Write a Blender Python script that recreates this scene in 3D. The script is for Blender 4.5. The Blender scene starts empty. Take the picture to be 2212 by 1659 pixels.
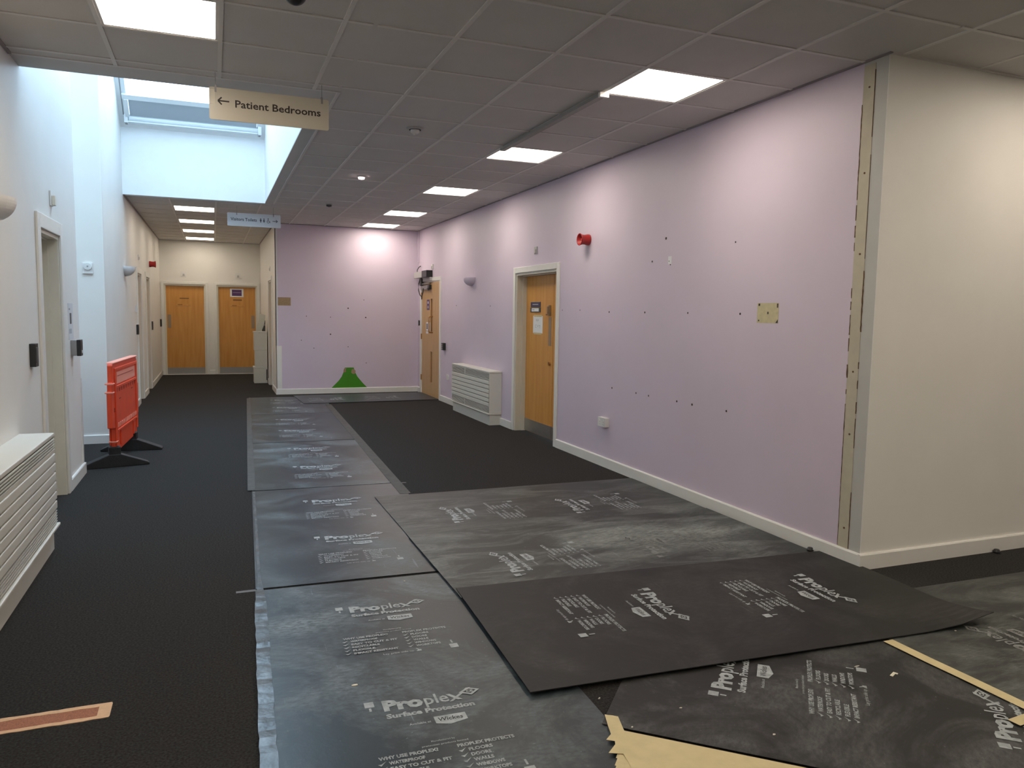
import bpy, math, random
from mathutils import Matrix, Vector
random.seed(7)
SC = bpy.context.scene
COL = SC.collection
PI = math.pi
R = math.radians

# ------------------------------------------------------------------ dimensions (metres)
H = 2.988            # ceiling height
XL = -1.11           # left wall, near part
XC = -1.09           # left wall, corridor part
XR = 3.579           # lilac wall on the right
XK = 1.03            # right wall of the end corridor
YC = 3.358           # projecting corner
YE = 13.956          # lilac end wall
YB = 18.62           # corridor end wall
YA0, YA1 = 7.68, 9.33    # alcove
SX, SY0, SY1 = 0.712, 5.74, 11.44   # skylight shaft inside

# ------------------------------------------------------------------ materials
def mat(name, col, rough=0.6, metal=0.0, noise=0.0, nscale=8.0, bump=0.0, bscale=60.0, spec=0.5, emis=None, estr=0.0, stretch=None, col2=None):
    m = bpy.data.materials.new(name); m.use_nodes = True
    nt = m.node_tree; b = nt.nodes['Principled BSDF']
    b.inputs['Base Color'].default_value = (*col, 1)
    b.inputs['Roughness'].default_value = rough
    b.inputs['Metallic'].default_value = metal
    b.inputs['Specular IOR Level'].default_value = spec
    tc = nt.nodes.new('ShaderNodeTexCoord')
    vec = tc.outputs['Object']
    if stretch:
        mp = nt.nodes.new('ShaderNodeMapping'); mp.inputs['Scale'].default_value = stretch
        nt.links.new(vec, mp.inputs['Vector']); vec = mp.outputs['Vector']
    if noise or col2:
        n = nt.nodes.new('ShaderNodeTexNoise'); n.inputs['Scale'].default_value = nscale; n.inputs['Detail'].default_value = 5
        nt.links.new(vec, n.inputs['Vector'])
        cr = nt.nodes.new('ShaderNodeValToRGB')
        c2 = col2 or tuple(min(1, c*(1+noise)) for c in col)
        c1 = col if col2 else tuple(c*(1-noise) for c in col)
        cr.color_ramp.elements[0].position = .32; cr.color_ramp.elements[1].position = .68
        cr.color_ramp.elements[0].color = (*c1, 1); cr.color_ramp.elements[1].color = (*c2, 1)
        nt.links.new(n.outputs['Fac'], cr.inputs['Fac']); nt.links.new(cr.outputs['Color'], b.inputs['Base Color'])
    if bump:
        n2 = nt.nodes.new('ShaderNodeTexNoise'); n2.inputs['Scale'].default_value = bscale; n2.inputs['Detail'].default_value = 3
        nt.links.new(vec, n2.inputs['Vector'])
        bp = nt.nodes.new('ShaderNodeBump'); bp.inputs['Strength'].default_value = bump; bp.inputs['Distance'].default_value = .01
        nt.links.new(n2.outputs['Fac'], bp.inputs['Height']); nt.links.new(bp.outputs['Normal'], b.inputs['Normal'])
    if emis:
        b.inputs['Emission Color'].default_value = (*emis, 1); b.inputs['Emission Strength'].default_value = estr
    return m

M = {}
M['white'] = mat('warm white wall paint', (.80, .78, .74), .55, noise=.015, nscale=3, bump=.02, bscale=120)
M['greywhite'] = mat('cool white wall paint', (.66, .67, .69), .55, noise=.02, nscale=2)
M['lilac'] = mat('lilac wall paint', (.665, .57, .68), .5, noise=.03, nscale=1.3, bump=.02, bscale=120)
M['trimwhite'] = mat('white gloss woodwork', (.80, .79, .75), .32, noise=.01)
M['framecream'] = mat('cream gloss door lining', (.72, .69, .60), .35, noise=.02)
M['stripcream'] = mat('old cream plaster strip', (.53, .485, .375), .7, noise=.05, nscale=14)
M['cornergrey'] = mat('pale grey plaster filler', (.52, .515, .49), .6, noise=.03, nscale=5)
M['brownrag'] = mat('torn plaster edge', (.13, .075, .04), .9, noise=.3, nscale=60)
M['carpet'] = mat('dark carpet', (.026, .025, .024), .95, bump=.9, bscale=420, spec=.15, nscale=110, col2=(.068, .064, .061))
M['tile'] = mat('ceiling tile', (.62, .60, .585), .9, noise=.02, nscale=3, bump=.15, bscale=300, spec=.1)
M['tbar'] = mat('ceiling grid metal', (.69, .67, .65), .5)
M['angle'] = mat('wall angle metal', (.30, .26, .27), .5)
M['gap'] = mat('dark gap', (.02, .02, .02), .9)
M['shaft'] = mat('white skylight plaster', (.86, .87, .88), .6, noise=.01)
M['wood'] = mat('beech veneer', (.60, .27, .055), .38, stretch=(5, 5, .4), nscale=4, col2=(.68, .34, .085), bump=.02, bscale=30)
M['woodpale'] = mat('pale beech veneer', (.50, .30, .12), .38, stretch=(9, 9, .55), nscale=5, col2=(.60, .38, .17))
M['wooddark'] = mat('beech groove', (.22, .10, .03), .5)
M['steel'] = mat('brushed stainless steel', (.42, .41, .39), .38, metal=.85, stretch=(1, 1, 40), noise=.06, nscale=8)
M['steeldull'] = mat('dull metal plate', (.36, .27, .19), .45, metal=.4)
M['brass'] = mat('brass', (.55, .30, .12), .3, metal=.9)
M['black'] = mat('black plastic', (.018, .018, .02), .4)
M['dkgrey'] = mat('dark grey plastic', (.07, .07, .072), .45)
M['grey'] = mat('grey metal', (.34, .33, .33), .45, metal=.3)
M['plastic'] = mat('white plastic', (.76, .75, .73), .4)
M['greyplastic'] = mat('grey moulded plastic', (.48, .47, .46), .5)
M['radwhite'] = mat('cream enamel radiator casing', (.72, .71, .65), .38, noise=.01)
M['groove_shade'] = mat('grey groove shade', (.36, .35, .32), .6)
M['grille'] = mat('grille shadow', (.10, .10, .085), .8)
M['red'] = mat('red plastic', (.40, .012, .012), .35)
M['orange'] = mat('orange barrier plastic', (.80, .075, .022), .45, noise=.05, nscale=10)
M['orangepale'] = mat('pale orange plastic', (.90, .33, .24), .5)  # paler orange for the top rail, inset panel, tabs and loops
M['orangedk'] = mat('barrier recess', (.34, .03, .012), .6)
M['rubber'] = mat('black rubber', (.014, .014, .015), .6, noise=.2, nscale=30, bump=.2, bscale=80)
M['sign'] = mat('off white sign panel', (.62, .57, .47), .3)
M['signcool'] = mat('white sign panel', (.70, .72, .76), .3)
M['ink'] = mat('dark sign lettering', (.035, .025, .02), .5)
M['inkblue'] = mat('slate sign lettering', (.07, .07, .09), .5)
M['sticker'] = mat('cream sticker', (.80, .74, .62), .5)
M['purple'] = mat('purple sign', (.09, .03, .14), .4)
M['navy'] = mat('navy sign', (.05, .045, .12), .4)
M['paper'] = mat('white paper', (.80, .81, .82), .7)
M['pen'] = mat('faint pen marks', (.42, .44, .47), .7)
M['green'] = mat('bright green paint', (.055, .27, .008), .5, noise=.03)
M['bare'] = mat('bare tan plaster', (.36, .25, .14), .8, noise=.15, nscale=60)
M['barecream'] = mat('bare yellowish plaster', (.58, .52, .33), .8, noise=.08, nscale=30)
M['card'] = mat('white cardboard', (.68, .68, .62), .6, noise=.02)
M['conduit'] = mat('grey painted conduit', (.30, .30, .29), .5)
M['hole'] = mat('screw hole', (.05, .035, .035), .9)
M['print'] = mat('pale grey printed ink', (.27, .30, .31), .5, nscale=38, col2=(.46, .50, .51))
M['printfaint'] = mat('worn printed ink', (.14, .145, .14), .6, nscale=30, col2=(.26, .27, .265))
M['masking'] = mat('masking tape', (.66, .55, .30), .55, noise=.05, nscale=18, bump=.15, bscale=40)
M['patchtape'] = mat('tan edging tape', (.72, .47, .28), .7, noise=.08, nscale=40)
M['patchmesh'] = mat('brown mesh repair strip', (.36, .14, .075), .8, noise=.3, nscale=220)
M['greytape'] = mat('grey cloth tape', (.12, .11, .105), .6)
M['darktape'] = mat('dull edge tape', (.065, .06, .055), .7, noise=.2, nscale=14)
M['crumb'] = mat('paper crumb', (.80, .76, .62), .7)
M['winframe'] = mat('white window frame', (.80, .83, .85), .4)
M['blind'] = mat('grey blind cloth', (.42, .46, .50), .7)
M['bulb'] = mat('lit diffuser', (1, 1, 1), .5, emis=(1.0, .885, .74), estr=13.0)
M['bulbcorr'] = mat('lit corridor diffuser', (1, 1, 1), .5, emis=(1.0, .88, .72), estr=8.0)
M['smallbulb'] = mat('small lit lens', (1, 1, 1), .5, emis=(1.0, .75, .72), estr=9.0)

# glass that lets daylight through
g = bpy.data.materials.new('clear glass'); g.use_nodes = True; nt = g.node_tree; nt.nodes.clear()
o = nt.nodes.new('ShaderNodeOutputMaterial'); mx = nt.nodes.new('ShaderNodeMixShader'); tr = nt.nodes.new('ShaderNodeBsdfTransparent')
tr.inputs[0].default_value = (.95, .98, 1, 1); gl = nt.nodes.new('ShaderNodeBsdfGlossy'); gl.inputs['Roughness'].default_value = .02
mx.inputs[0].default_value = .06
nt.links.new(tr.outputs[0], mx.inputs[1]); nt.links.new(gl.outputs[0], mx.inputs[2]); nt.links.new(mx.outputs[0], o.inputs[0])
M['glass'] = g

def sheet_mat(name, base, dust, lo, hi, rough, seed, sx=1.0, sy=1.0, blobs=(), spec=.5):
    """corrugated plastic sheet with chalky scuffs and scratches of its own"""
    m = bpy.data.materials.new(name); m.use_nodes = True; nt = m.node_tree; b = nt.nodes['Principled BSDF']
    N = nt.nodes.new; L = nt.links.new
    b.inputs['Specular IOR Level'].default_value = spec
    tc = N('ShaderNodeTexCoord')
    def mapped(loc, sc, rz=0.0):
        mp = N('ShaderNodeMapping'); mp.inputs['Location'].default_value = loc; mp.inputs['Scale'].default_value = sc; mp.inputs['Rotation'].default_value = (0, 0, rz)
        L(tc.outputs['Object'], mp.inputs['Vector']); return mp.outputs[0]
    def noise(vec, scale, detail, rgh=.6, dist=0.0):
        n = N('ShaderNodeTexNoise'); n.inputs['Scale'].default_value = scale; n.inputs['Detail'].default_value = detail; n.inputs['Roughness'].default_value = rgh; n.inputs['Distortion'].default_value = dist
        L(vec, n.inputs['Vector']); return n.outputs['Fac']
    def mr(v, a, c, d=0.0, e=1.0):
        r = N('ShaderNodeMapRange'); r.inputs[1].default_value = a; r.inputs[2].default_value = c; r.inputs[3].default_value = d; r.inputs[4].default_value = e; L(v, r.inputs[0]); return r.outputs[0]
    def ma(op, x, y):
        k = N('ShaderNodeMath'); k.operation = op; k.use_clamp = op == 'ADD'
        for i, v in enumerate((x, y)):
            if isinstance(v, (int, float)): k.inputs[i].default_value = v
            else: L(v, k.inputs[i])
        return k.outputs[0]
    v0 = mapped((seed*3.1, seed*1.7, 0), (sx, sy, 1))
    big = noise(v0, 1.7, 9, .68, .9)
    fine = noise(mapped((seed, 0, 0), (sx*1.0, sy*2.2, 1), .5), 24, 6, .7)
    f = ma('MULTIPLY', mr(big, lo, hi), mr(fine, .36, .68, .30, 1))
    f = ma('ADD', f, mr(noise(v0, 62, 2), .70, .78, 0, .55))
    # fine scratches: very stretched noise
    scr = noise(mapped((seed*2, 3, 0), (34, 1.6, 1), .45), 1.6, 3, .5, .15)
    f = ma('ADD', f, ma('MULTIPLY', mr(scr, .705, .73, 0, .7), mr(big, .5, .6)))
    for bx_, by_, rx, ry, st in blobs:
        mp = N('ShaderNodeMapping'); mp.inputs['Location'].default_value = (-bx_/rx, -by_/ry, 0); mp.inputs['Scale'].default_value = (1/rx, 1/ry, 0); L(tc.outputs['Object'], mp.inputs['Vector'])
        ln = N('ShaderNodeVectorMath'); ln.operation = 'LENGTH'; L(mp.outputs[0], ln.inputs[0])
        fall = mr(ln.outputs['Value'], 0, 1, st, 0)
        f = ma('ADD', f, ma('MULTIPLY', fall, mr(fine, .38, .60, .1, 1)))
    mix = N('ShaderNodeMix'); mix.data_type = 'RGBA'
    mix.inputs[6].default_value = (*base, 1); mix.inputs[7].default_value = (*dust, 1)
    L(f, mix.inputs[0]); L(mix.outputs[2], b.inputs['Base Color'])
    L(mr(f, 0, 1, rough, .55), b.inputs['Roughness'])
    bp = N('ShaderNodeBump'); bp.inputs['Strength'].default_value = .12; bp.inputs['Distance'].default_value = .02
    L(big, bp.inputs['Height']); L(bp.outputs['Normal'], b.inputs['Normal'])
    return m
M['sheet1'] = sheet_mat('scuffed grey sheet with sky tint', (.022, .031, .037), (.23, .28, .30), .46, .76, .36, 1, spec=.42, blobs=((.17, 1.86, .30, .17, 1.0), (.45, 1.15, .5, .18, .35), (.75, .50, .35, .12, .35)))  # blue in the base colour stands in for sky reflected on grey plastic
M['sheet2'] = sheet_mat('grey sheet with sky tint and footmarks', (.024, .032, .038), (.19, .23, .25), .46, .80, .36, 2, spec=.42, blobs=((.15, 1.5, .2, .12, .4), (.25, .6, .22, .2, .35)))  # same bluish sky reflection mixed into the grey base
M['sheetdusty'] = sheet_mat('dusty protection sheet', (.024, .028, .026), (.33, .36, .335), .44, .72, .46, 3, .8, 2.4, blobs=((1.75, .60, .75, .40, .75), (1.2, .75, .5, .3, .35)))
M['sheetdusty2'] = sheet_mat('footmarked protection sheet', (.024, .027, .025), (.26, .28, .26), .45, .76, .46, 9, .8, 2.4)
M['sheetclean'] = sheet_mat('clean black protection sheet', (.017, .0165, .0155), (.085, .082, .078), .46, .78, .52, 4, spec=.3)
M['sheetnear'] = sheet_mat('worn black protection sheet', (.017, .0165, .016), (.19, .195, .195), .44, .76, .52, 5, spec=.35)
M['plastictape'] = mat('crinkled grey plastic tape', (.055, .065, .075), .28, nscale=9, col2=(.12, .14, .16), bump=.45, bscale=12)

# ------------------------------------------------------------------ mesh builder
class MB:
    def __init__(s): s.v = []; s.f = []; s.mi = []; s.mats = []; s.cur = 0; s.T = Matrix.Identity(4)
    def use(s, m):
        m = M[m] if isinstance(m, str) else m
        if m not in s.mats: s.mats.append(m)
        s.cur = s.mats.index(m); return s
    def add(s, vs, fs):
        n = len(s.v)
        s.v += [tuple(s.T @ Vector(v)) for v in vs]
        s.f += [tuple(i+n for i in f) for f in fs]; s.mi += [s.cur]*len(fs); return s
    def box(s, x0, x1, y0, y1, z0, z1):
        x0, x1 = min(x0, x1), max(x0, x1); y0, y1 = min(y0, y1), max(y0, y1); z0, z1 = min(z0, z1), max(z0, z1)
        v = [(x0,y0,z0),(x1,y0,z0),(x1,y1,z0),(x0,y1,z0),(x0,y0,z1),(x1,y0,z1),(x1,y1,z1),(x0,y1,z1)]
        return s.add(v, [(0,3,2,1),(4,5,6,7),(0,1,5,4),(1,2,6,5),(2,3,7,6),(3,0,4,7)])
    def prism(s, pts, axis, a, b):
        """pts 2D polygon; axis 2: (x,y) extruded in z; axis 1: (x,z) extruded in y; axis 0: (y,z) extruded in x"""
        def P(p, w): return (p[0], p[1], w) if axis == 2 else (p[0], w, p[1]) if axis == 1 else (w, p[0], p[1])
        n = len(pts); v = [P(p, a) for p in pts]+[P(p, b) for p in pts]
        f = [tuple(range(n))[::-1], tuple(range(n, 2*n))]+[(i, (i+1) % n, n+(i+1) % n, n+i) for i in range(n)]
        return s.add(v, f)
    def quad(s, a, b, c, d): return s.add([a, b, c, d], [(0, 1, 2, 3)])
    def rings(s, rings, cap=True):
        n = len(rings[0]); v = [p for r in rings for p in r]; f = []
        for k in range(len(rings)-1):
            for i in range(n):
                j = (i+1) % n; f.append((k*n+i, k*n+j, (k+1)*n+j, (k+1)*n+i))
        if cap: f.append(tuple(range(n))[::-1]); f.append(tuple((len(rings)-1)*n+i for i in range(n)))
        return s.add(v, f)
    def lathe(s, prof, c=(0, 0, 0), axis='z', n=24, a0=0, a1=2*PI):
        """prof list of (r, h)"""
        full = abs(a1-a0-2*PI) < 1e-6
        rs = []
        for r, h in prof:
            ring = []
            for i in range(n if full else n+1):
                a = a0+(a1-a0)*i/n; x, y = r*math.cos(a), r*math.sin(a)
                p = (x, y, h) if axis == 'z' else (x, -h, y) if axis == 'y' else (h, x, y)
                ring.append((p[0]+c[0], p[1]+c[1], p[2]+c[2]))
            rs.append(ring)
        return s.rings(rs, True)
    def cyl(s, c, r, h, axis='z', n=20): return s.lathe([(r, 0), (r, h)], c, axis, n)
    def tube(s, pts, r, n=8):
        pts = [Vector(p) for p in pts]; rs = []
        for i, p in enumerate(pts):
            d = (pts[min(i+1, len(pts)-1)]-pts[max(i-1, 0)]).normalized()
            a = d.cross(Vector((0, 0, 1)))
            if a.length < .1: a = d.cross(Vector((0, 1, 0)))
            a.normalize(); b = d.cross(a)
            rs.append([tuple(p+a*r*math.cos(2*PI*k/n)+b*r*math.sin(2*PI*k/n)) for k in range(n)])
        return s.rings(rs)
    def text(s, txt, x, y, h, width=None, place=None, bold=0, shear=0):
        """flat letters of cap height h starting at x,y; place maps (x,y)->3D"""
        vs, fs, w = glyphs(txt, bold, shear)
        k = h/.73; kx = k if width is None else width/w
        place = place or (lambda a, b: (a, b, 0))
        return s.add([place(x+a*kx, y+b*k) for a, b in vs], fs)
    def build(s, name, parent=None, loc=None, rotz=0, bevel=0, smooth=False):
        me = bpy.data.meshes.new(name); me.from_pydata(s.v, [], s.f); me.update()
        for m in s.mats: me.materials.append(m)
        me.polygons.foreach_set('material_index', s.mi)
        if smooth: me.polygons.foreach_set('use_smooth', [True]*len(me.polygons))
        o = bpy.data.objects.new(name, me); COL.objects.link(o)
        if parent: o.parent = parent
        if loc is not None: o.location = loc
        o.rotation_euler = (0, 0, rotz)
        if bevel:
            b = o.modifiers.new('bevel', 'BEVEL'); b.width = bevel; b.segments = 2; b.limit_method = 'ANGLE'
        return o

_g = {}
def glyphs(txt, bold, shear):
    key = (txt, bold, shear)
    if key in _g: return _g[key]
    cu = bpy.data.curves.new('t', 'FONT'); cu.body = txt; cu.size = 1; cu.offset = bold; cu.resolution_u = 2; cu.shear = shear; cu.fill_mode = 'FRONT'
    ob = bpy.data.objects.new('t', cu); COL.objects.link(ob)
    dg = bpy.context.evaluated_depsgraph_get(); dg.update()
    me = bpy.data.meshes.new_from_object(ob.evaluated_get(dg))
    vs = [(v.co.x, v.co.y) for v in me.vertices]; fs = [tuple(p.vertices) for p in me.polygons]
    x0 = min(v[0] for v in vs); w = max(v[0] for v in vs)-x0
    vs = [(a-x0, b) for a, b in vs]
    bpy.data.objects.remove(ob); bpy.data.curves.remove(cu); bpy.data.meshes.remove(me)
    _g[key] = (vs, fs, w); return _g[key]

def tag(o, label, cat, group=None, kind=None):
    o['label'] = label; o['category'] = cat
    if group: o['group'] = group
    if kind: o['kind'] = kind
    return o
def struct(o, label=None):
    o['kind'] = 'structure'
    if label: o['label'] = label
    return o
def empty(name, loc, rotz=0):
    e = bpy.data.objects.new(name, None); COL.objects.link(e); e.location = loc; e.rotation_euler = (0, 0, rotz); e.empty_display_size = .1
    return e
def copy_tree(o, parent=None):
    c = o.copy(); COL.objects.link(c)
    if parent: c.parent = parent
    for ch in list(o.children): copy_tree(ch, c)
    return c
# a wall frame: local x = viewer's right, local y = into the wall, z up
ROT = {'right': -PI/2, 'left': PI/2, 'back': 0.0, 'rear': PI}

# ------------------------------------------------------------------ the room
b = MB().use('carpet'); b.quad((-4, -5.2, 0), (9.2, -5.2, 0), (9.2, 19.2, 0), (-4, 19.2, 0))
b.add([(-4, -5.2, -.1), (9.2, -5.2, -.1), (9.2, 19.2, -.1), (-4, 19.2, -.1)], [(3, 2, 1, 0)])
struct(b.build('floor'), 'dark charcoal carpet')

HT = 6.4
DL = (6.12, 6.85, 2.035)       # door opening in the near left wall
b = MB().use('white')
b.box(XL-.2, XL, -5.2, DL[0], 0, HT); b.box(XL-.2, XL, DL[1], YA0, 0, HT); b.box(XL-.2, XL, DL[0], DL[1], DL[2], HT)
struct(b.build('wall_left'), 'near left wall, off white')
b = MB().use('white')
b.box(-2.5, XL-.2, YA0-.15, YA0, 0, 3.1); b.box(-2.5, XL-.2, SY0-.1, YA0, 3.1, 3.2); b.box(-2.5, -2.35, SY0-.1, YA1, 0, HT); b.box(-2.5, XC-.2, YA1, YA1+.15, 0, HT)  # partition kept low and slab added to steer daylight onto the alcove wall
struct(b.build('wall_alcove'), 'white wall of the alcove under the skylight')
D2, D3 = (13.10, 13.80), (14.72, 15.50)
b = MB().use('white')
for y0, y1 in ((YA1, D2[0]), (D2[1], D3[0]), (D3[1], YB+.2)): b.box(XC-.2, XC, y0, y1, 0, HT if y0 < 12 else 3.2)
for y0, y1 in (D2, D3): b.box(XC-.2, XC, y0, y1, 2.03, 3.2)
struct(b.build('wall_corridor_left'), 'left wall of the end corridor')
DA, DB = (-1.015, -.150, 2.03), (.080, .955, 2.03)
b = MB().use('white')
b.box(XC-.2, DA[0], YB, YB+.2, 0, 3.2); b.box(DA[1], DB[0], YB, YB+.2, 0, 3.2); b.box(DB[1], XK+.2, YB, YB+.2, 0, 3.2)
b.box(DA[0], DA[1], YB, YB+.2, DA[2], 3.2); b.box(DB[0], DB[1], YB, YB+.2, DB[2], 3.2)
struct(b.build('wall_corridor_end'), 'white wall at the far end of the corridor')
DK = (14.95, 15.78, 2.05)
b = MB().use('white')
b.box(XK, XK+.2, YE+.02, DK[0], 0, 3.2); b.box(XK, XK+.2, DK[1], YB, 0, 3.2); b.box(XK, XK+.2, DK[0], DK[1], DK[2], 3.2)
struct(b.build('wall_corridor_right'), 'right wall of the end corridor')

holes_end = [(2.562,1.697),(2.277,1.541),(1.963,1.378),(2.595,1.378),(1.961,1.07),(1.543,1.389),(1.451,.961),(1.667,.82),(2.275,.845),(2.602,.546)]
b = MB().use('lilac'); b.box(XK, XR+.2, YE, YE+.2, 0, 3.2)
b.use('hole')
for k, (x, z) in enumerate(holes_end): b.cyl((x, YE, z), .013 if k in (1, 3, 4) else .008, .0015, 'y', 8)
struct(b.build('wall_back'), 'lilac end wall with screw holes')

DR = (7.76, 9.00, 2.0)         # door in the lilac wall
DF = (12.47, 13.67, 2.04)      # far door in the lilac wall
b = MB().use('lilac')
b.box(XR, XR+.25, 3.536, DR[0], 0, 3.2); b.box(XR, XR+.25, DR[1], DF[0], 0, 3.2); b.box(XR, XR+.25, DF[1], YE, 0, 3.2)
b.box(XR, XR+.25, DR[0], DR[1], DR[2], 3.2); b.box(XR, XR+.25, DF[0], DF[1], DF[2], 3.2)
b.use('cornergrey'); b.box(XR, XR+.25, YC+.004, 3.536, 0, 3.2)
b.use('hole')
for y, z, r in [(7.615,1.541,.006),(7.182,1.542,.006),(6.549,1.525,.009),(5.892,1.524,.009),(5.231,1.523,.008),(4.572,1.52,.009),
             (6.451,.794,.009),(6.0,.791,.008),(5.785,.789,.008),(5.342,.79,.009),(5.125,.788,.010),(4.684,.791,.009),
             (5.589,2.149,.012),(5.797,1.967,.009),(4.66,2.044,.007),(11.546,1.606,.009),(9.967,1.594,.009),(5.53,1.955,.005),(5.51,1.925,.006)]:
    b.lathe([(r, 0), (r, -.0015)], (XR, y, z), 'x', 8)
b.use('barecream'); b.box(XR-.0012, XR, 4.166, 4.385, 1.458, 1.597)
b.use('hole')
for y, z, w, h in ((4.365,1.585,.008,.008),(4.178,1.578,.006,.014),(4.365,1.475,.005,.005),(4.272,1.528,.006,.008)): b.box(XR-.0025, XR, y-w, y+w, z-h, z+h)
b.prism([(4.170,1.460),(4.192,1.460),(4.170,1.484)], 0, XR-.0025, XR)
b.use('paper'); b.box(XR-.001, XR, 5.495, 5.545, 1.93, 1.995)
struct(b.build('wall_right'), 'long lilac wall on the right with screw holes and a bare square patch')
b = MB().use('white'); b.box(XR+.2505, 9.2, YC+.004, YC+.25, 0, 3.2); b.box(XR, 9.2, YC, YC+.0035, 0, 3.2)
b.use('paper'); b.box(XR-.001, XR+.06, YC-.001, YC, .818, .823)
struct(b.build('wall_near_right'), 'cream white wall round the corner on the right')
b = MB().use('white'); b.box(XL-.2, 9.2, -5.2, -5.0, 0, 3.2); struct(b.build('wall_rear'), 'wall behind the camera')
b = MB().use('white'); b.box(9.0, 9.2, -5.2, YC, 0, 3.2); struct(b.build('wall_far_right'), 'wall closing the room on the right')

# cream strip with torn edges near the corner
b = MB().use('stripcream'); b.box(XR-.002, XR, 3.452, 3.536, .09, H-.02)
b.use('brownrag')
def dash(y, z0, z1, w=.0035): 
    n = max(2, int((z1-z0)/.02)); L = []; Rr = []
    for i in range(n+1):
        z = z0+(z1-z0)*i/n; L.append((y-w*random.uniform(.3, 1), z)); Rr.append((y+w*random.uniform(.3, 1), z))
    b.prism(L+Rr[::-1], 0, XR-.0035, XR)
for z0, z1, w in ((2.20,2.75,.0045),(2.08,2.17,.004),(1.98,2.05,.004),(1.90,1.95,.003),(1.62,1.68,.005),(1.55,1.60,.004),(1.40,1.52,.004),(1.30,1.38,.004),(1.14,1.22,.007),(1.04,1.07,.005),(.10,.98,.0022),(.82,.88,.004),(.55,.72,.003)): dash(3.536, z0, z1, w)
for z0, z1, w in ((2.55,2.93,.0022),(1.42,1.78,.005),(1.2,1.24,.003),(1.08,1.13,.004),(.93,1.0,.004),(.72,.9,.0025),(.10,.45,.003),(1.85,2.45,.001)): dash(3.452, z0, z1, w)
for z in (2.84, 2.35, 1.88, 1.18, .80, .22): b.lathe([(.006, 0), (.006, -.004)], (XR-.001, 3.49, z), 'x', 8)
struct(b.build('trim_1'), 'cream vertical strip with torn brown edges where a post was removed')

# skirting
def skirt(name, segs, m='trimwhite', lab=None):
    b = MB().use(m)
    for s in segs:
        ax, c, o, a0, a1 = s; h = .097
        prof = [(c, 0), (c+o*.018, 0), (c+o*.018, h-.008), (c+o*.012, h), (c, h)]
        if ax == 'x': b.prism([(p[0], p[1]) for p in prof], 1, a0, a1)
        else: b.prism([(p[0], p[1]) for p in prof], 0, a0, a1)
    return struct(b.build(name), lab)
skirt('baseboard_left', [('x', XL, 1, -5, DL[0]-.1), ('x', XL, 1, DL[1]+.1, YA0), ('y', YA0, 1, -2.35, XL+.018)], lab='white skirting of the near left wall')
skirt('baseboard_alcove', [('y', YA1, -1, -2.35, XC+.018), ('x', -2.35, 1, YA0, YA1)], lab='white skirting of the alcove')
skirt('baseboard_corridor_left', [('x', XC, 1, YA1, D2[0]-.09), ('x', XC, 1, D2[1]+.09, D3[0]-.09), ('x', XC, 1, D3[1]+.09, YB)], lab='white skirting of the corridor left wall')
skirt('baseboard_corridor_right', [('x', XK, -1, YE, DK[0]-.08), ('x', XK, -1, DK[1]+.08, YB)], lab='white skirting of the corridor right wall')
skirt('baseboard_corridor_end', [('y', YB, -1, DA[1]+.06, DB[0]-.06)], lab='short white skirting between the two corridor doors')
skirt('baseboard_back', [('y', YE, -1, XK-.018, XR)], lab='white skirting of the lilac end wall')
skirt('baseboard_right', [('x', XR, -1, YC, DR[0]-.075), ('x', XR, -1, DR[1]+.075, 9.5), ('x', XR, -1, 11.2, DF[0]-.07), ('x', XR, -1, DF[1]+.07, YE)], 'trimwhite', 'white skirting of the long lilac wall')
skirt('baseboard_near_right', [('y', YC, -1, XR-.018, 9)], 'trimwhite', 'cream skirting round the corner')
b = MB().use('trimwhite'); b.box(XK-.006, XK+.085, YE-.006, YE, .1, .86); b.box(XK-.006, XK, YE-.006, YE+.085, .1, .86); b.use('greywhite'); b.box(XK+.001, XK+.03, YE-.0015, YE, .86, H-.02)
struct(b.build('trim_2'), 'white corner guard low on the lilac end wall corner')
b = MB().use('trimwhite'); b.box(XL-.0, XL+.005, YA0-.06, YA0, .1, .86); b.box(XL-.06, XL+.005, YA0, YA0+.005, .1, .86)
struct(b.build('trim_3'), 'white corner guard low on the alcove corner')

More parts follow.
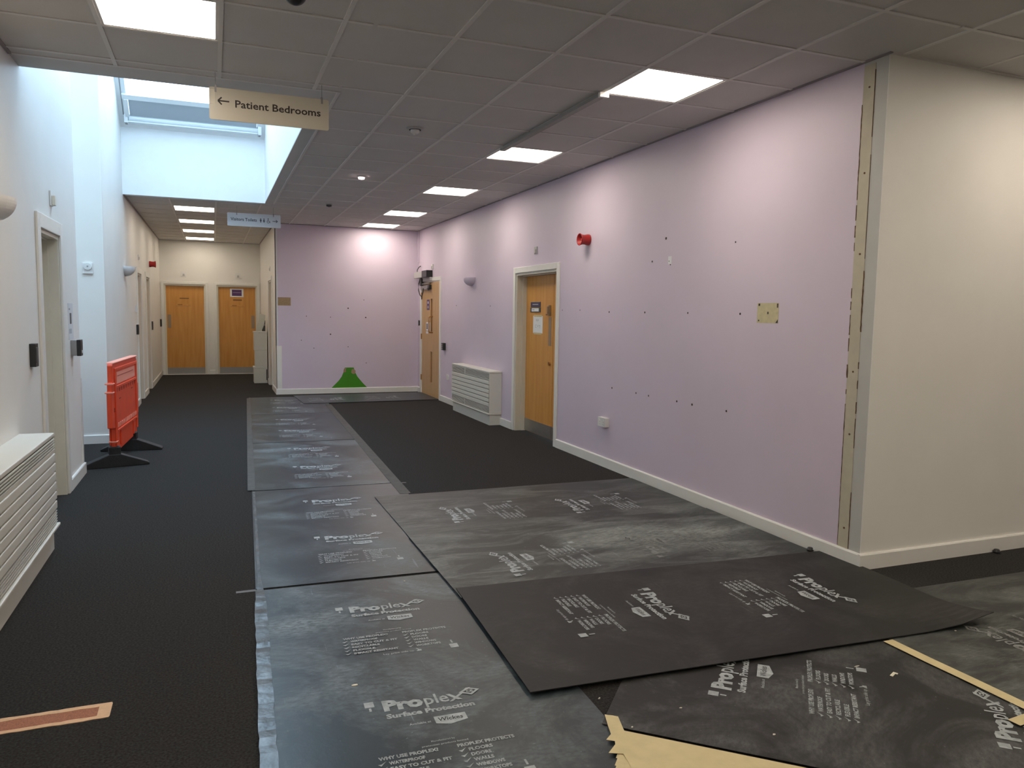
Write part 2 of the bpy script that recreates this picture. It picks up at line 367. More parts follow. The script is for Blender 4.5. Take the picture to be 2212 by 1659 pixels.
# ------------------------------------------------------------------ ceiling with tile grid and lights
GX0, GY0, G = 2.465, 4.124, .6
lights_main = [(2.465, 4.124), (2.465, 6.524), (2.465, 8.924), (2.465, 11.324), (2.465, 13.124), (-.535, 4.124)]
lights_off = [(2.465, 1.724), (2.465, -.676), (2.465, -3.076), (-.535, 1.724), (-.535, -.676), (-.535, -3.076), (4.45, 2.22), (4.865, -1.276), (7.265, 1.724), (7.265, -1.276), (4.865, -3.676)]
lights_corr = [(-.535, 12.33), (-.535, 14.11), (-.535, 15.87), (-.535, 17.60)]
def inroom(x, y):
    if x < XL or y < -5: return False
    if y < YC: return x < 9
    if y < YE: return x < XR and not (x < .82 and SY0-.28 < y < SY1+.02) and not (x < .82 and y > SY1)
    return False
def incorr(x, y): return XC < x < (.82 if y < YE else XK) and SY1+.02 < y < YB
def cells(x0, y0, xr, yr, cuts_x, cuts_y, ok, lights, b, t):
    xs = sorted(set([round(x0+G*i, 4) for i in range(-30, 30) if xr[0] < x0+G*i < xr[1]]+cuts_x))
    ys = sorted(set([round(y0+G*i, 4) for i in range(-30, 40) if yr[0] < y0+G*i < yr[1]]+cuts_y))
    for i in range(len(xs)-1):
        for j in range(len(ys)-1):
            cx, cy = (xs[i]+xs[i+1])/2, (ys[j]+ys[j+1])/2
            if not ok(cx, cy): continue
            if any(lx-.001 < cx < lx+G+.001 and ly-.001 < cy < ly+G+.001 for lx, ly in lights): continue
            e = .0
            b.box(xs[i]+e, xs[i+1]-e, ys[j]+e, ys[j+1]-e, H+.004, H+.02)
    w = .012
    for x in xs:
        lit = abs((x-x0)/G-round((x-x0)/G)) < .01
        if not lit: continue
        for j in range(len(ys)-1):
            cy = (ys[j]+ys[j+1])/2
            if ok(x, cy) and ok(x-.02, cy) and ok(x+.02, cy): t.box(x-w, x+w, ys[j], ys[j+1], H-.002, H+.004)
    for y in ys:
        if abs((y-y0)/G-round((y-y0)/G)) > .01: continue
        for i in range(len(xs)-1):
            cx = (xs[i]+xs[i+1])/2
            if ok(cx, y) and ok(cx, y-.02) and ok(cx, y+.02): t.box(xs[i]+w, xs[i+1]-w, y-w, y+w, H-.0015, H+.004)
tb = MB().use('tbar'); cb = MB().use('tile')
cells(GX0, GY0, (XL, 9), (-5, YE), [XL, .82, XR, 9.0], [-5.0, YC, SY0-.28, SY1+.02, YE], inroom, lights_main+lights_off, cb, tb)
cells(-.535, 12.33, (XC, XK), (SY1+.02, YB), [XC, .82, XK], [SY1+.02, YE, YB, 12.93, 14.11, 14.71, 15.87, 16.47, 17.60, 18.20], incorr, lights_corr, cb, tb)
# perimeter angle
tb.use('angle'); w = .022
tb.box(XL, XL+w, -5, SY0-.28, H-.003, H+.004)
tb.box(XR-w, XR, YC-w, YE, H-.003, H+.004); tb.use('tbar'); tb.box(XR, 9, YC-w, YC, H-.003, H+.004); tb.use('angle')
tb.box(.82, XR-w, YE-w, YE, H-.003, H+.004)
tb.box(XC, XC+w, SY1+.02, YB, H-.003, H+.004); tb.box(XC+w, XK-w, YB-w, YB, H-.003, H+.004); tb.box(XK-w, XK, YE, YB, H-.003, H+.004)
tb.use('tbar'); tb.box(XL+w, .82+w, SY0-.28-w, SY0-.28, H-.003, H+.004); tb.box(.82, .82+w, SY0-.28, SY1+.02, H-.003, H+.004)
struct(cb.build('ceiling'), 'suspended ceiling of square tiles')
struct(tb.build('trim_4'), 'metal grid of the suspended ceiling')
b = MB().use('tile')
b.box(-4, 9.2, -5.2, SY0-.2, H+.20, H+.25); b.box(.80, 9.2, SY0-.2, 19, H+.20, H+.25); b.box(-4, .80, SY1+.1, 19, H+.20, H+.25)
struct(b.build('ceiling_void_slab'), 'slab above the suspended ceiling')

def make_light():
    r = empty('ceiling_light', (0, 0, 0))
    b = MB().use('tbar'); e = .014; o = .012
    for x0, x1, y0, y1 in ((o, G-o, o, o+e), (o, G-o, G-o-e, G-o), (o, o+e, o+e, G-o-e), (G-o-e, G-o, o+e, G-o-e)): b.box(x0, x1, y0, y1, H+.001, H+.014)
    b.box(o, G-o, o, G-o, H+.016, H+.05)
    b.build('frame', r)
    d = MB().use('bulb'); d.box(o+e, G-o-e, o+e, G-o-e, H+.004, H+.014); d.build('diffuser', r)
    return r
lights = [(p, None) for p in lights_main+lights_off+lights_corr]
labs = ['nearest ceiling light panel of the right row, a dark conduit starts at its corner',
        'second ceiling light panel of the right row, the conduit ends at its corner',
        'square ceiling light panel third from the front in the right row',
        'square ceiling light panel fourth from the front in the right row',
        'square ceiling light panel nearest the lilac end wall',
        'large square ceiling light panel at the top left, before the skylight',
        'ceiling light panel of the right row just out of view overhead',
        'ceiling light panel in the right row above the camera', 'ceiling light panel at the rear of the right row',
        'ceiling light panel of the left row just out of view overhead', 'ceiling light panel in the left row above the camera', 'ceiling light panel at the rear of the left row',
        'ceiling light panel before the cream wall round the corner', 'ceiling light panel in the side bay behind the one at the cream wall', 'ceiling light panel far right before the cream wall',
        'ceiling light panel far right rear', 'ceiling light panel in the rear corner of the side bay',
        'corridor ceiling light panel nearest the skylight', 'corridor ceiling light panel second after the skylight', 'corridor ceiling light panel third after the skylight', 'corridor ceiling light panel nearest the two end doors']
L0 = make_light()
for k, ((x, y), _) in enumerate(lights):
    o = L0 if k == 0 else copy_tree(L0)
    if k == 17:      # the corridor panels are dimmer lamps
        for c_ in o.children:
            if c_.name.startswith('diffuser'): c_.data = c_.data.copy(); c_.data.materials[0] = M['bulbcorr']; DIM = c_.data
    if k > 17:
        for c_ in o.children:
            if c_.name.startswith('diffuser'): c_.data = DIM
    o.location = (x, y, 0); tag(o, labs[k], 'ceiling light', 'square ceiling light panels' if k < 17 else 'corridor ceiling light panels')

# ------------------------------------------------------------------ skylight shaft and roof
b = MB().use('shaft')
b.box(SX, .80, SY0-.1, SY1+.1, H+.02, HT); b.box(-2.5, SX, SY0-.1, SY0, H+.02, HT); b.box(XC-.3, SX, SY1, SY1+.1, H-.0, 4.2)
b.use('tile'); b.box(XL, .8199, SY0-.28, SY0, H+.006, H+.0195); b.box(SX, .8199, SY0, SY1+.02, H+.006, H+.0195)
struct(b.build('wall_skylight_shaft'), 'white plaster shaft of the skylight')
ZB = 3.86; SL = .80; YM = (SY0+SY1)/2; ZM = ZB+SL*(SY1-YM); ang = math.atan(SL); LEN = (SY1-YM)/math.cos(ang)
def slopeT(far):
    # local x = X, local y = up the slope, z = outward
    if far: return Matrix.Translation((0, SY1, ZB)) @ Matrix.Rotation(PI, 4, 'Z') @ Matrix.Rotation(ang, 4, 'X')
    return Matrix.Translation((0, SY0, ZB)) @ Matrix.Rotation(ang, 4, 'X')
WX0, WX1, WS0, WS1 = -1.03, .655, .16, 3.35
def slope_part(b, far):
    b.T = slopeT(far); s = -1 if far else 1
    def bx(x0, x1, y0, y1, z0, z1):
        b.box(*( (x0, x1) if not far else (-x1, -x0) ), y0, y1, z0, z1)
    return bx
b = MB().use('shaft')
for far in (True, False):
    bx = slope_part(b, far)
    (bx(-2.5, WX0, -.1, LEN+.05, 0, .12) if far else (bx(-2.5, -2.3, -.1, LEN+.05, 0, .12), bx(-1.25, WX0, -.1, LEN+.05, 0, .12), bx(-2.3, -1.25, -.1, WS0, 0, .12), bx(-2.3, -1.25, WS1, LEN+.05, 0, .12))); bx(WX1, .9, -.1, LEN+.05, 0, .12); bx(WX0, WX1, -.1, WS0, 0, .12); bx(WX0, WX1, WS1, LEN+.05, 0, .12)
b.T = Matrix.Identity(4)
struct(b.build('ceiling_skylight'), 'sloping plaster round the roof windows')
for far, nm in ((True, 'window_1'), (False, 'window_2')):
    b = MB().use('winframe'); bx = slope_part(b, far); fw = .05
    bx(WX0, WX0+fw, WS0, WS1, .0, .06); bx(WX1-fw, WX1, WS0, WS1, .0, .06); bx(WX0, WX1, WS0, WS0+fw, 0, .06); bx(WX0, WX1, WS1-fw, WS1, 0, .06)
    if far:
        bx(WX0, WX1, .46, .53, -.03, .05); b.use('grey'); bx(WX0-.012, WX0, .2, 1.6, -.004, .01)
    b.T = Matrix.Identity(4)
    fo = b.build(nm); struct(fo, 'roof window in the far slope of the skylight' if far else 'roof window in the near slope of the skylight')
    b = MB().use('glass'); bx = slope_part(b, far); bx(WX0+fw, WX1-fw, WS0+fw, WS1-fw, .03, .036); b.T = Matrix.Identity(4)
    b.build('pane', fo)
fw = .05; b = MB().use('winframe'); bx = slope_part(b, False)  # unseen roof window, added to bring more daylight to the alcove
bx(-2.3, -2.25, WS0, WS1, 0, .06); bx(-1.30, -1.25, WS0, WS1, 0, .06); bx(-2.25, -1.30, WS0, WS0+fw, 0, .06); bx(-2.25, -1.30, WS1-fw, WS1, 0, .06); b.T = Matrix.Identity(4)
fo = struct(b.build('window_added'), 'added unseen roof window that brightens the alcove')
b = MB().use('glass'); bx = slope_part(b, False); bx(-2.25, -1.30, WS0+fw, WS1-fw, .03, .036); b.T = Matrix.Identity(4); b.build('pane', fo)
# roller blind fixed at the foot of the far roof window
rb = empty('roller_blind', (0, 0, 0)); tag(rb, 'white roller blind with grey cloth at the foot of the skylight window', 'blind')
b = MB().use('winframe'); b.lathe([(.045, -.98), (.045, .62)], (0, SY1-.10, 3.96), 'x', 20); b.build('tube', rb, smooth=False)
b = MB().use('winframe'); b.box(-.985, .615, SY1-.17, SY1-.05, 3.895, 3.91); b.build('cassette', rb)
b = MB().use('blind'); bx = slope_part(b, True); bx(-.96, .60, .20, .45, -.012, -.006); b.T = Matrix.Identity(4); b.build('blind_cloth', rb)
for x0, x1 in ((-1.03, -.985), (.62, .665)):
    b = MB().use('winframe'); b.box(x0, x1, SY1-.17, SY1-.03, 3.885, 4.03); b.box(x0+.01, x1-.01, SY1-.155, SY1-.045, 4.03, 4.05); b.use('grey'); b.box(x0+.008, x1-.008, SY1-.14, SY1-.08, 3.875, 3.885); b.build('bracket', rb, bevel=.004)
b = MB().use('winframe'); bx = slope_part(b, True); bx(-1.01, -.965, .2, .46, -.04, -.012); b.T = Matrix.Identity(4); b.build('side_rail', rb)

# ------------------------------------------------------------------ doors
def frame_parts(root, w, h, arch=.07, depth=.16, m='trimwhite', ml='framecream', proj=.018):
    """opening from x=0..w, local; architrave + lining; y into the wall"""
    b = MB().use(m)
    for x0, x1 in ((-arch, 0), (w, w+arch)):
        b.box(x0, x1, -proj, 0, 0, h+arch)
    b.box(0, w, -proj, 0, h, h+arch)
    o1 = b.build('architrave', root, bevel=.004)
    b = MB().use(ml)
    b.box(-.001, .028, 0.0, depth, 0, h); b.box(w-.028, w+.001, 0.0, depth, 0, h); b.box(.028, w-.028, 0.0, depth, h-.028, h+.001)
    b.box(.028, .04, depth*.45, depth*.8, 0, h-.028); b.box(w-.04, w-.028, depth*.45, depth*.8, 0, h-.028); b.box(.04, w-.04, depth*.45, depth*.8, h-.04, h-.028)
    b.build('lining', root)

# door_1: near left wall (viewer right = +Y)
d = struct(empty('door_1', (XL, DL[0], 0), ROT['left']), 'doorway in the near left wall with deep cream lining')
w = DL[1]-DL[0]; frame_parts(d, w, DL[2], .10, .15)
b = MB().use('framecream'); b.box(.03, w-.03, .15, .19, .005, DL[2]-.03); b.build('door_leaf', d)
# corridor left doors
for nm, (y0, y1), lab in (('door_2', D2, 'nearer doorway in the corridor left wall'), ('door_3', D3, 'farther doorway in the corridor left wall')):
    d = struct(empty(nm, (XC, y0, 0), ROT['left']), lab); w = y1-y0; frame_parts(d, w, 2.03, .085, .15)
    b = MB().use('wood'); b.box(.03, w-.03, .15, .19, .005, 2.0); b.build('door_leaf', d)
# corridor right door
d = struct(empty('door_4', (XK, DK[1], 0), ROT['right']), 'doorway in the corridor right wall beside the stacked boxes'); w = DK[1]-DK[0]
frame_parts(d, w, DK[2], .07, .15); b = MB().use('wood'); b.box(.03, w-.03, .15, .19, .005, 2.0); b.build('door_leaf', d)
# corridor end doors
for nm, (x0, x1, h), lab, hs in (('door_5', DA, 'left wooden door at the end of the corridor', 1), ('door_6', DB, 'right wooden door at the end of the corridor', -1)):
    d = struct(empty(nm, (x0, YB, 0)), lab); w = x1-x0
    frame_parts(d, w, h, .055, .12)
    b = MB().use('wood'); b.box(.03, w-.03, .06, .10, .006, h-.03); leaf = b.build('door_leaf', d)
    b = MB().use('steel'); b.box(.034, w-.034, .055, .06, .012, .155); b.build('kick_plate', d)
    hx = .10 if hs > 0 else w-.10
    b = MB().use('steeldull'); b.box(hx-.035, hx+.035, .0565, .06, 1.05, 1.35); b.build('finger_plate', d)
    if hs > 0:
        b = MB().use('brass'); b.cyl((hx+.03, .06, .86), .014, .012, 'y', 12); b.build('lock', d)
    b = MB().use('trimwhite'); b.box(0, w, -.01, .05, 0, .010); b.build('threshold', d)
# door_7 : recessed door in the lilac wall; local x runs towards the camera
d = struct(empty('door_7', (XR, DR[1], 0), ROT['right']), 'wooden leaf and a half door in the lilac wall'); w = DR[1]-DR[0]
frame_parts(d, w, DR[2], .07, .17)
b = MB().use('wood'); b.box(.03, .862, .13, .17, .008, DR[2]-.03); b.build('door_leaf', d)
b = MB().use('wooddark'); b.box(.862, .874, .136, .16, .008, DR[2]-.03); b.build('meeting_gap', d)
b = MB().use('wood'); b.box(.874, w-.03, .13, .17, .008, DR[2]-.03); b.build('side_leaf', d)
b = MB().use('steel'); b.box(.035, .86, .126, .13, .012, .165); b.box(.874, w-.035, .126, .13, .012, .165); b.build('kick_plate', d)
b = MB().use('steeldull'); b.box(.735, .815, .127, .13, 1.12, 1.46); b.build('push_plate', d)
b = MB().use('steeldull'); b.box(.755, .792, .105, .13, 1.475, 1.60); b.box(.725, .755, .085, .105, 1.48, 1.495); b.box(.762, .785, .085, .105, 1.50, 1.585); b.build('door_lock', d, bevel=.004)
b = MB().use('brass'); b.cyl((.79, .13, .91), .022, .018, 'y', 14); b.build('cylinder_lock', d)
# door_8 : far door
d = struct(empty('door_8', (XR, DF[1], 0), ROT['right']), 'pale wooden fire door with two glazed slots beside the end wall'); w = DF[1]-DF[0]
b = MB().use('trimwhite')
for x0, x1 in ((-.09, 0), (w, w+.06)): b.box(x0, x1, -.018, 0, 0, DF[2]+.06)
b.box(0, w, -.018, 0, DF[2], DF[2]+.06); b.box(-.0, w, 0, .1, DF[2]-.02, DF[2]); b.box(0, .02, 0, .1, 0, DF[2]); b.box(w-.02, w, 0, .1, 0, DF[2]); b.build('architrave', d)
lf = MB().use('woodpale')
VX0, VX1 = .60, .72
V = [(.25, .80), (1.15, 1.73)]
lf.box(.02, VX0, -.004, .04, .008, DF[2]-.02); lf.box(VX1, w-.02, -.004, .04, .008, DF[2]-.02)
lf.box(VX0, VX1, -.004, .04, .008, V[0][0]); lf.box(VX0, VX1, -.004, .04, V[0][1], V[1][0]); lf.box(VX0, VX1, -.004, .04, V[1][1], DF[2]-.02)
leaf = lf.build('door_leaf', d)
for z0, z1 in V:
    b = MB().use('wooddark'); b.box(VX0, VX1, .018, .024, z0, z1); b.build('glazed_slot', d)
b = MB().use('brass'); pts = [(.74, -.004, 1.14), (.74, -.06, 1.14)]+[(.74, -.07, 1.16+.24*i/4) for i in range(5)]+[(.74, -.06, 1.42), (.74, -.004, 1.42)]
b.tube(pts, .011, 10); b.build('pull_handle', d, smooth=True)
for z in (.30, 1.05, 1.80):
    b = MB().use('brass'); b.cyl((.0, -.012, z-.05), .012, .1, 'z', 10); b.build('hinge', d)
b = MB().use('steel'); b.box(.04, .55, -.045, -.004, DF[2]-.14, DF[2]-.07); b.box(.10, .60, -.05, -.02, DF[2]-.05, DF[2]-.03); b.use('black'); b.box(.55, .66, -.05, -.004, DF[2]-.145, DF[2]-.065); b.box(.58, .68, -.07, -.05, DF[2]-.165, DF[2]-.12)
b.box(.03, .10, -.06, -.004, DF[2]-.06, DF[2]+.06); b.build('door_closer', d, bevel=.003)
# things on the doors
def on_wall(side, a, name, y=0.0, z=0.0):
    """root placed on a wall plane: side right/left use world Y=a ; back uses world X=a"""
    pass
def panel(name, loc, rot, w, h, t, m, label, cat, extra=None, bevel=.002):
    b = MB().use(m); b.box(-w/2, w/2, -t, 0, -h/2, h/2)
    if extra: extra(b, t)
    o = b.build(name, None, loc, rot, bevel=bevel if t > .004 else 0)
    return tag(o, label, cat)
LX = XR+.13     # leaf plane of door_7
def ex(b, t):
    b.use('paper'); b.box(-.085, .085, -t-.001, -t, .008, .012); b.box(-.07, .07, -t-.001, -t, -.012, -.008)
panel('door_sign', (LX, DR[1]-.335, 1.612), ROT['right'], .30, .062, .006, 'navy', 'small navy name sign, upper of two on the recessed wooden door', 'sign', lambda b, t: (b.use('grey'), b.box(-.15, .15, -t-.002, -t, .026, .031), b.use('greyplastic'), b.box(-.09, .09, -t-.001, -t, -.006, .004)))
panel('door_sign', (LX, DR[1]-.335, 1.545), ROT['right'], .31, .060, .008, 'dkgrey', 'white slider sign in a dark frame under the navy sign on the door', 'sign', lambda b, t: (b.use('paper'), b.box(-.11, .11, -t-.001, -t, -.02, .02), b.use('pen'), b.box(-.09, -.02, -t-.002, -t, -.006, .006)))
# 11 marks as faint pen strokes
def note(b, t):
    b.use('pen')
    for x0, z0, x1, z1 in ((-.04, .09, -.04, .055), (-.04, .09, -.015, .055), (-.015, .09, -.015, .055), (0, .085, .02, .06), (.02, .085, 0, .06), (-.06, .0, -.03, .0), (-.06, .0, -.06, -.04), (-.06, -.04, -.03, -.04), (-.02, .0, .0, -.03), (.0, -.03, .02, 0), (.03, -.01, .06, -.01), (.04, .0, .04, -.05), (.06, 0, .06, -.05)):
        x0 *= 1.25; x1 *= 1.25; z0 = z0*.8-.005; z1 = z1*.8-.005
        dx, dz = x1-x0, z1-z0; l = math.hypot(dx, dz); nx, nz = -dz/l*.002, dx/l*.002
        b.prism([(x0+nx, z0+nz), (x1+nx, z1+nz), (x1-nx, z1-nz), (x0-nx, z0-nz)], 1, -t-.001, -t)
    b.use('masking'); b.box(-.12, .12, -t-.0015, -t+.001, .095, .118); b.box(-.12, .12, -t-.0015, -t+.001, -.122, -.10)
panel('paper_notice', (LX-.0, DR[1]-.41, 1.366), ROT['right'], .29, .212, .0015, 'paper', 'white handwritten paper taped to the recessed wooden door', 'paper', note)
panel('door_sign', (.513, YB+.059, 1.865), 0, .29, .19, .004, 'paper', 'purple and white notice on the right corridor door', 'sign', lambda b, t: (b.use('purple'), b.box(-.105, .105, -t-.001, -t, -.07, .07), b.use('greyplastic'), b.box(-.085, .085, -t-.0015, -t, .003, .010)))
def slider(b, t): b.use('wooddark'); b.box(-.09, .03, -t-.001, -t, -.008, .008)
for x, nm in ((-.60, 'left'), (.525, 'right')):
    panel('name_plate', (x, YB+.059, 1.715 if nm == 'left' else 1.70), 0, .19, .02 if nm == 'left' else .03, .003, 'wooddark', 'thin dark name plate on the upper part of the %s corridor door' % nm, 'sign')
    panel('slider_plate', (x-.02 if nm == 'left' else x, YB+.059, 1.565), 0, .30, .045, .003, 'wood', 'wood coloured slider plate below the name plate of the %s corridor door' % nm, 'sign', lambda b, t: (b.use('wooddark'), b.box(-.15, .15, -t-.001, -t, -.022, -.018), b.box(-.12, -.02, -t-.001, -t, .0, .014)))
# far door notices
FX = XR-.004
panel('door_notice', (FX, DF[1]-.44, 1.625), ROT['right'], .17, .185, .003, 'purple', 'small dark notice beside the upper glazed slot of the far door', 'sign', lambda b, t: (b.use('paper'), b.box(-.03, .03, -t-.001, -t, .02, .06), b.use('greyplastic'), b.box(-.03, .03, -t-.001, -t, -.06, -.02)))
panel('door_notice', (FX, DF[1]-.45, 1.24), ROT['right'], .27, .15, .003, 'paper', 'white notice with dark icon below the middle of the far door', 'sign', lambda b, t: (b.use('dkgrey'), b.box(-.10, -.03, -t-.001, -t, -.05, .05), b.use('paper'), b.box(-.13, .0, -t-.001, -t+.002, -.13, -.09)))

# ------------------------------------------------------------------ wall mounted things
def radiator(name, loc, rot, w, depth, h, label, back=None):
    """casing; local x 0..w, y from -depth (front) to 0 (wall)"""
    r = tag(empty(name, loc, rot), label, 'radiator')
    z0 = .15
    b = MB().use('radwhite')
    b.box(0, w, -depth, -.001, z0+.012, h-.022); casing = b.build('casing', r, bevel=.006)
    b = MB().use('radwhite'); b.box(-.006, w+.006, -depth-.008, -.001, h-.02, h); b.build('top_panel', r, bevel=.004)
    b = MB().use('radwhite'); b.box(-.010, w+.010, -depth-.022, -.001, z0-.006, z0+.010); b.build('bottom_ledge', r, bevel=.004)
    b = MB().use('radwhite'); b.box(.015, w-.015, -depth+.012, -.001, 0, z0-.007); b.build('plinth', r)
    # horizontal boards
    n = 6; za, zb = z0+.105, h-.115
    for k in range(n):
        a = za+(zb-za)*k/n; c = za+(zb-za)*(k+1)/n-.011
        b = MB().use('radwhite'); b.box(.006, w-.006, -depth-.012, -depth, a, c); b.build('front_board', r, bevel=.004)
    if back:
        b = MB().use(back); b.box(.004, w-.004, -depth-.0015, -depth, za, zb); b.build('groove_shade', r)  # grey plane imitates the shade in the grooves between boards
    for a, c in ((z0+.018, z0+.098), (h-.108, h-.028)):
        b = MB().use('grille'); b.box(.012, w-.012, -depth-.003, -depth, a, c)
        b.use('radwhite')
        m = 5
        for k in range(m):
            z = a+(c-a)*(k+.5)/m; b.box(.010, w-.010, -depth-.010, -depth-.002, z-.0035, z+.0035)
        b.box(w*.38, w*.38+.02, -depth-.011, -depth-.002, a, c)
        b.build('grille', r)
    return r
radiator('radiator', (XR, 11.15, 0), ROT['right'], 1.69, .18, .722, 'white boarded radiator casing on the lilac wall between the two wooden doors', 'groove_shade')
radiator('radiator', (XL, 2.3, 0), ROT['left'], 3.01, .18, .722, 'large white boarded radiator casing at the left edge, seen end on')

def sconce(loc, rot, m, label, r=.15, d=.10, h=.115):
    b = MB().use(m); rs = []
    n = 16; K = 8
    for k in range(K+1):
        t = k/K; s = math.sqrt(max(.004, 1-(1-t)**2)); z = -h*(1-t)
        rs.append([(r*s*math.cos(PI+PI*i/n), d*s*math.sin(PI+PI*i/n)*1.0, z) for i in range(n+1)])
    b.rings(rs, True)
    o = b.build('wall_light', None, loc, rot, smooth=False)
    return tag(o, label, 'wall light')
sconce((XR, 10.80, 2.012), ROT['right'], 'lilac', 'lilac painted half bowl wall light on the long lilac wall', .175, .12, .12)
sconce((XC, 11.42, 2.035), ROT['left'], 'plastic', 'white half bowl wall light on the corridor left wall', .17, .135, .13)
sconce((XL, 4.90, 2.075), ROT['left'], 'plastic', 'white half bowl wall light cut by the left edge of the view', .17, .125, .13)

def siren(loc, rot, label):
    r = tag(empty('fire_alarm_sounder', loc, rot), label, 'alarm')
    b = MB().use('red'); b.lathe([(.056, 0), (.056, .02), (.050, .045), (.049, .07), (.055, .092), (.062, .105), (.061, .110), (.054, .108), (.034, .06), (.012, .055), (.010, .085), (.0, .088)], (0, 0, 0), 'y', 28); b.build('horn', r, smooth=True)
    b = MB().use('plastic' if loc[0] < 0 else 'red'); b.cyl((0, 0, 0), .055, .016, 'y', 24); b.build('base', r)
    return r
siren((XR, 7.02, 2.255), ROT['right'], 'red horn alarm sounder on the lilac wall to the right of the recessed door')
siren((XC, 15.75, 2.30), ROT['left'], 'red alarm sounder high on the corridor left wall')

def small_box(name, loc, rot, w, h, t, m, label, cat, extra=None): return panel(name, loc, rot, w, h, t, m, label, cat, extra, .003)
def indic(b, t): b.use('greyplastic'); b.box(-.02, .02, -t-.008, -t, -.03, .01); b.use('grey'); b.box(-.028, .028, -t-.002, -t, -.036, -.028)
small_box('door_indicator', (XR, 8.38, 2.245), ROT['right'], .085, .085, .012, 'greyplastic', 'small grey indicator box above the recessed wooden door', 'indicator', indic)
small_box('door_indicator', (XR, 12.95, 2.285), ROT['right'], .085, .085, .02, 'plastic', 'small white indicator box above the far door', 'indicator', indic)
small_box('door_indicator', (-.60, YB, 2.25), 0, .12, .12, .01, 'plastic', 'small indicator box over the left corridor door', 'indicator', indic)
small_box('door_indicator', (.545, YB, 2.25), 0, .12, .12, .01, 'plastic', 'small indicator box over the right corridor door', 'indicator', indic)
small_box('door_indicator', (XC, 13.45, 2.28), ROT['left'], .085, .085, .012, 'plastic', 'small indicator box over the nearer doorway of the corridor left wall', 'indicator', indic)
small_box('door_indicator', (XK, 15.35, 2.27), ROT['right'], .085, .085, .012, 'plastic', 'small indicator box over the doorway of the corridor right wall', 'indicator', indic)
def ind2(b, t): b.use('sticker'); b.box(-.03, .03, -t-.022, -t, -.05, .02)
small_box('door_indicator', (XL, 6.60, 2.29), ROT['left'], .085, .11, .012, 'plastic', 'white indicator with raised lens above the near left doorway', 'indicator', ind2)

def reader(b, t): b.use('dkgrey'); b.box(-.03, .03, -t-.003, -t, -.05, .05)
small_box('card_reader', (XL, 5.74, 1.175), ROT['left'], .085, .15, .035, 'black', 'black card reader on the near left wall before the doorway', 'card reader', reader)
kp = tag(empty('door_keypad', (XL, 7.27, 1.15), ROT['left']), 'grey and black keypad box by the alcove corner of the left wall', 'keypad')
b = MB().use('grey'); b.box(-.05, .05, -.045, 0, -.065, .065); b.build('back_box', kp, bevel=.003)
b = MB().use('black'); b.box(-.052, .052, -.075, -.045, -.067, .067); b.use('paper'); b.box(.0, .03, -.0765, -.075, -.045, -.02); b.build('front_cover', kp, bevel=.003)
small_box('door_label', (XL, 7.26, 1.37), ROT['left'], .22, .30, .003, 'greywhite', 'tall pale room label above the keypad on the left wall', 'sign', lambda b, t: (b.use('dkgrey'), b.box(-.05, .03, -t-.001, -t, -.02, .07), b.use('grey'), b.box(-.08, -.02, -t-.001, -t, .095, .11), b.use('pen'), b.box(-.09, .02, -t-.001, -t, -.10, -.06)))
small_box('card_reader', (XC, 12.88, 1.16), ROT['left'], .12, .15, .03, 'black', 'black card reader before the nearer doorway of the corridor left wall', 'card reader', reader)
small_box('light_switch', (XC, 12.80, 1.475), ROT['left'], .10, .10, .02, 'plastic', 'white switch above the black reader on the corridor left wall', 'switch', lambda b, t: (b.box(-.015, .015, -t-.006, -t, -.025, .025)))
small_box('card_reader', (XC, 16.00, 1.155), ROT['left'], .14, .16, .02, 'dkgrey', 'dark card reader past the farther doorway of the corridor left wall', 'card reader', reader)
small_box('card_reader', (XC, 18.45, 1.165), ROT['left'], .14, .16, .03, 'black', 'black card reader beside the left corridor end door', 'card reader', reader)
small_box('card_reader', (XR, 13.80, 1.293), ROT['right'], .07, .09, .03, 'black', 'small black reader on the hinge side of the far door', 'card reader', reader)
kp = tag(empty('door_keypad', (XR, 12.17, .93), ROT['right']), 'black keypad to the right of the far door, with silver side', 'keypad')
b = MB().use('black'); b.box(-.05, .05, -.05, 0, -.06, .06); b.build('cover', kp, bevel=.003)
b = MB().use('grey')
for i in range(3):
    for j in range(2): b.box(-.035+.035*j, -.01+.035*j, -.054, -.05, -.045+.032*i, -.022+.032*i)
b.build('buttons', kp)
def thermo(b, t): b.lathe([(.042, 0), (.040, .014), (.0, .016)], (0, -t, .02), 'y', 24); b.use('grey'); b.cyl((0, -t-.016, .02), .009, .004, 'y', 12)
small_box('wall_thermostat', (-1.243, YA1, 1.905), 0, .10, .115, .02, 'plastic', 'small white round dial on a square box on the alcove wall', 'thermostat', thermo)
def sock(b, t):
    b.use('plastic'); b.box(-.055, -.035, -t-.006, -t, .01, .03); b.box(.035, .055, -t-.006, -t, .01, .03)
    b.use('grey')
    for s in (-.035, .035): b.box(s-.003, s+.003, -t-.0008, -t, .0, .008); b.box(s-.014, s-.006, -t-.0008, -t, -.025, -.021); b.box(s+.006, s+.014, -t-.0008, -t, -.025, -.021)
small_box('double_socket', (XR, 6.565, .447), ROT['right'], .15, .088, .045, 'plastic', 'white double power socket low on the lilac wall', 'socket', sock)
small_box('double_socket', (XR, 11.97, .435), ROT['right'], .13, .085, .012, 'plastic', 'white power socket low between the far door and the radiator', 'socket', sock)
small_box('wall_plate', (1.166, YE, 1.642), 0, .218, .143, .003, 'bare', 'tan bare rectangle high at the left edge of the lilac end wall', 'patch')
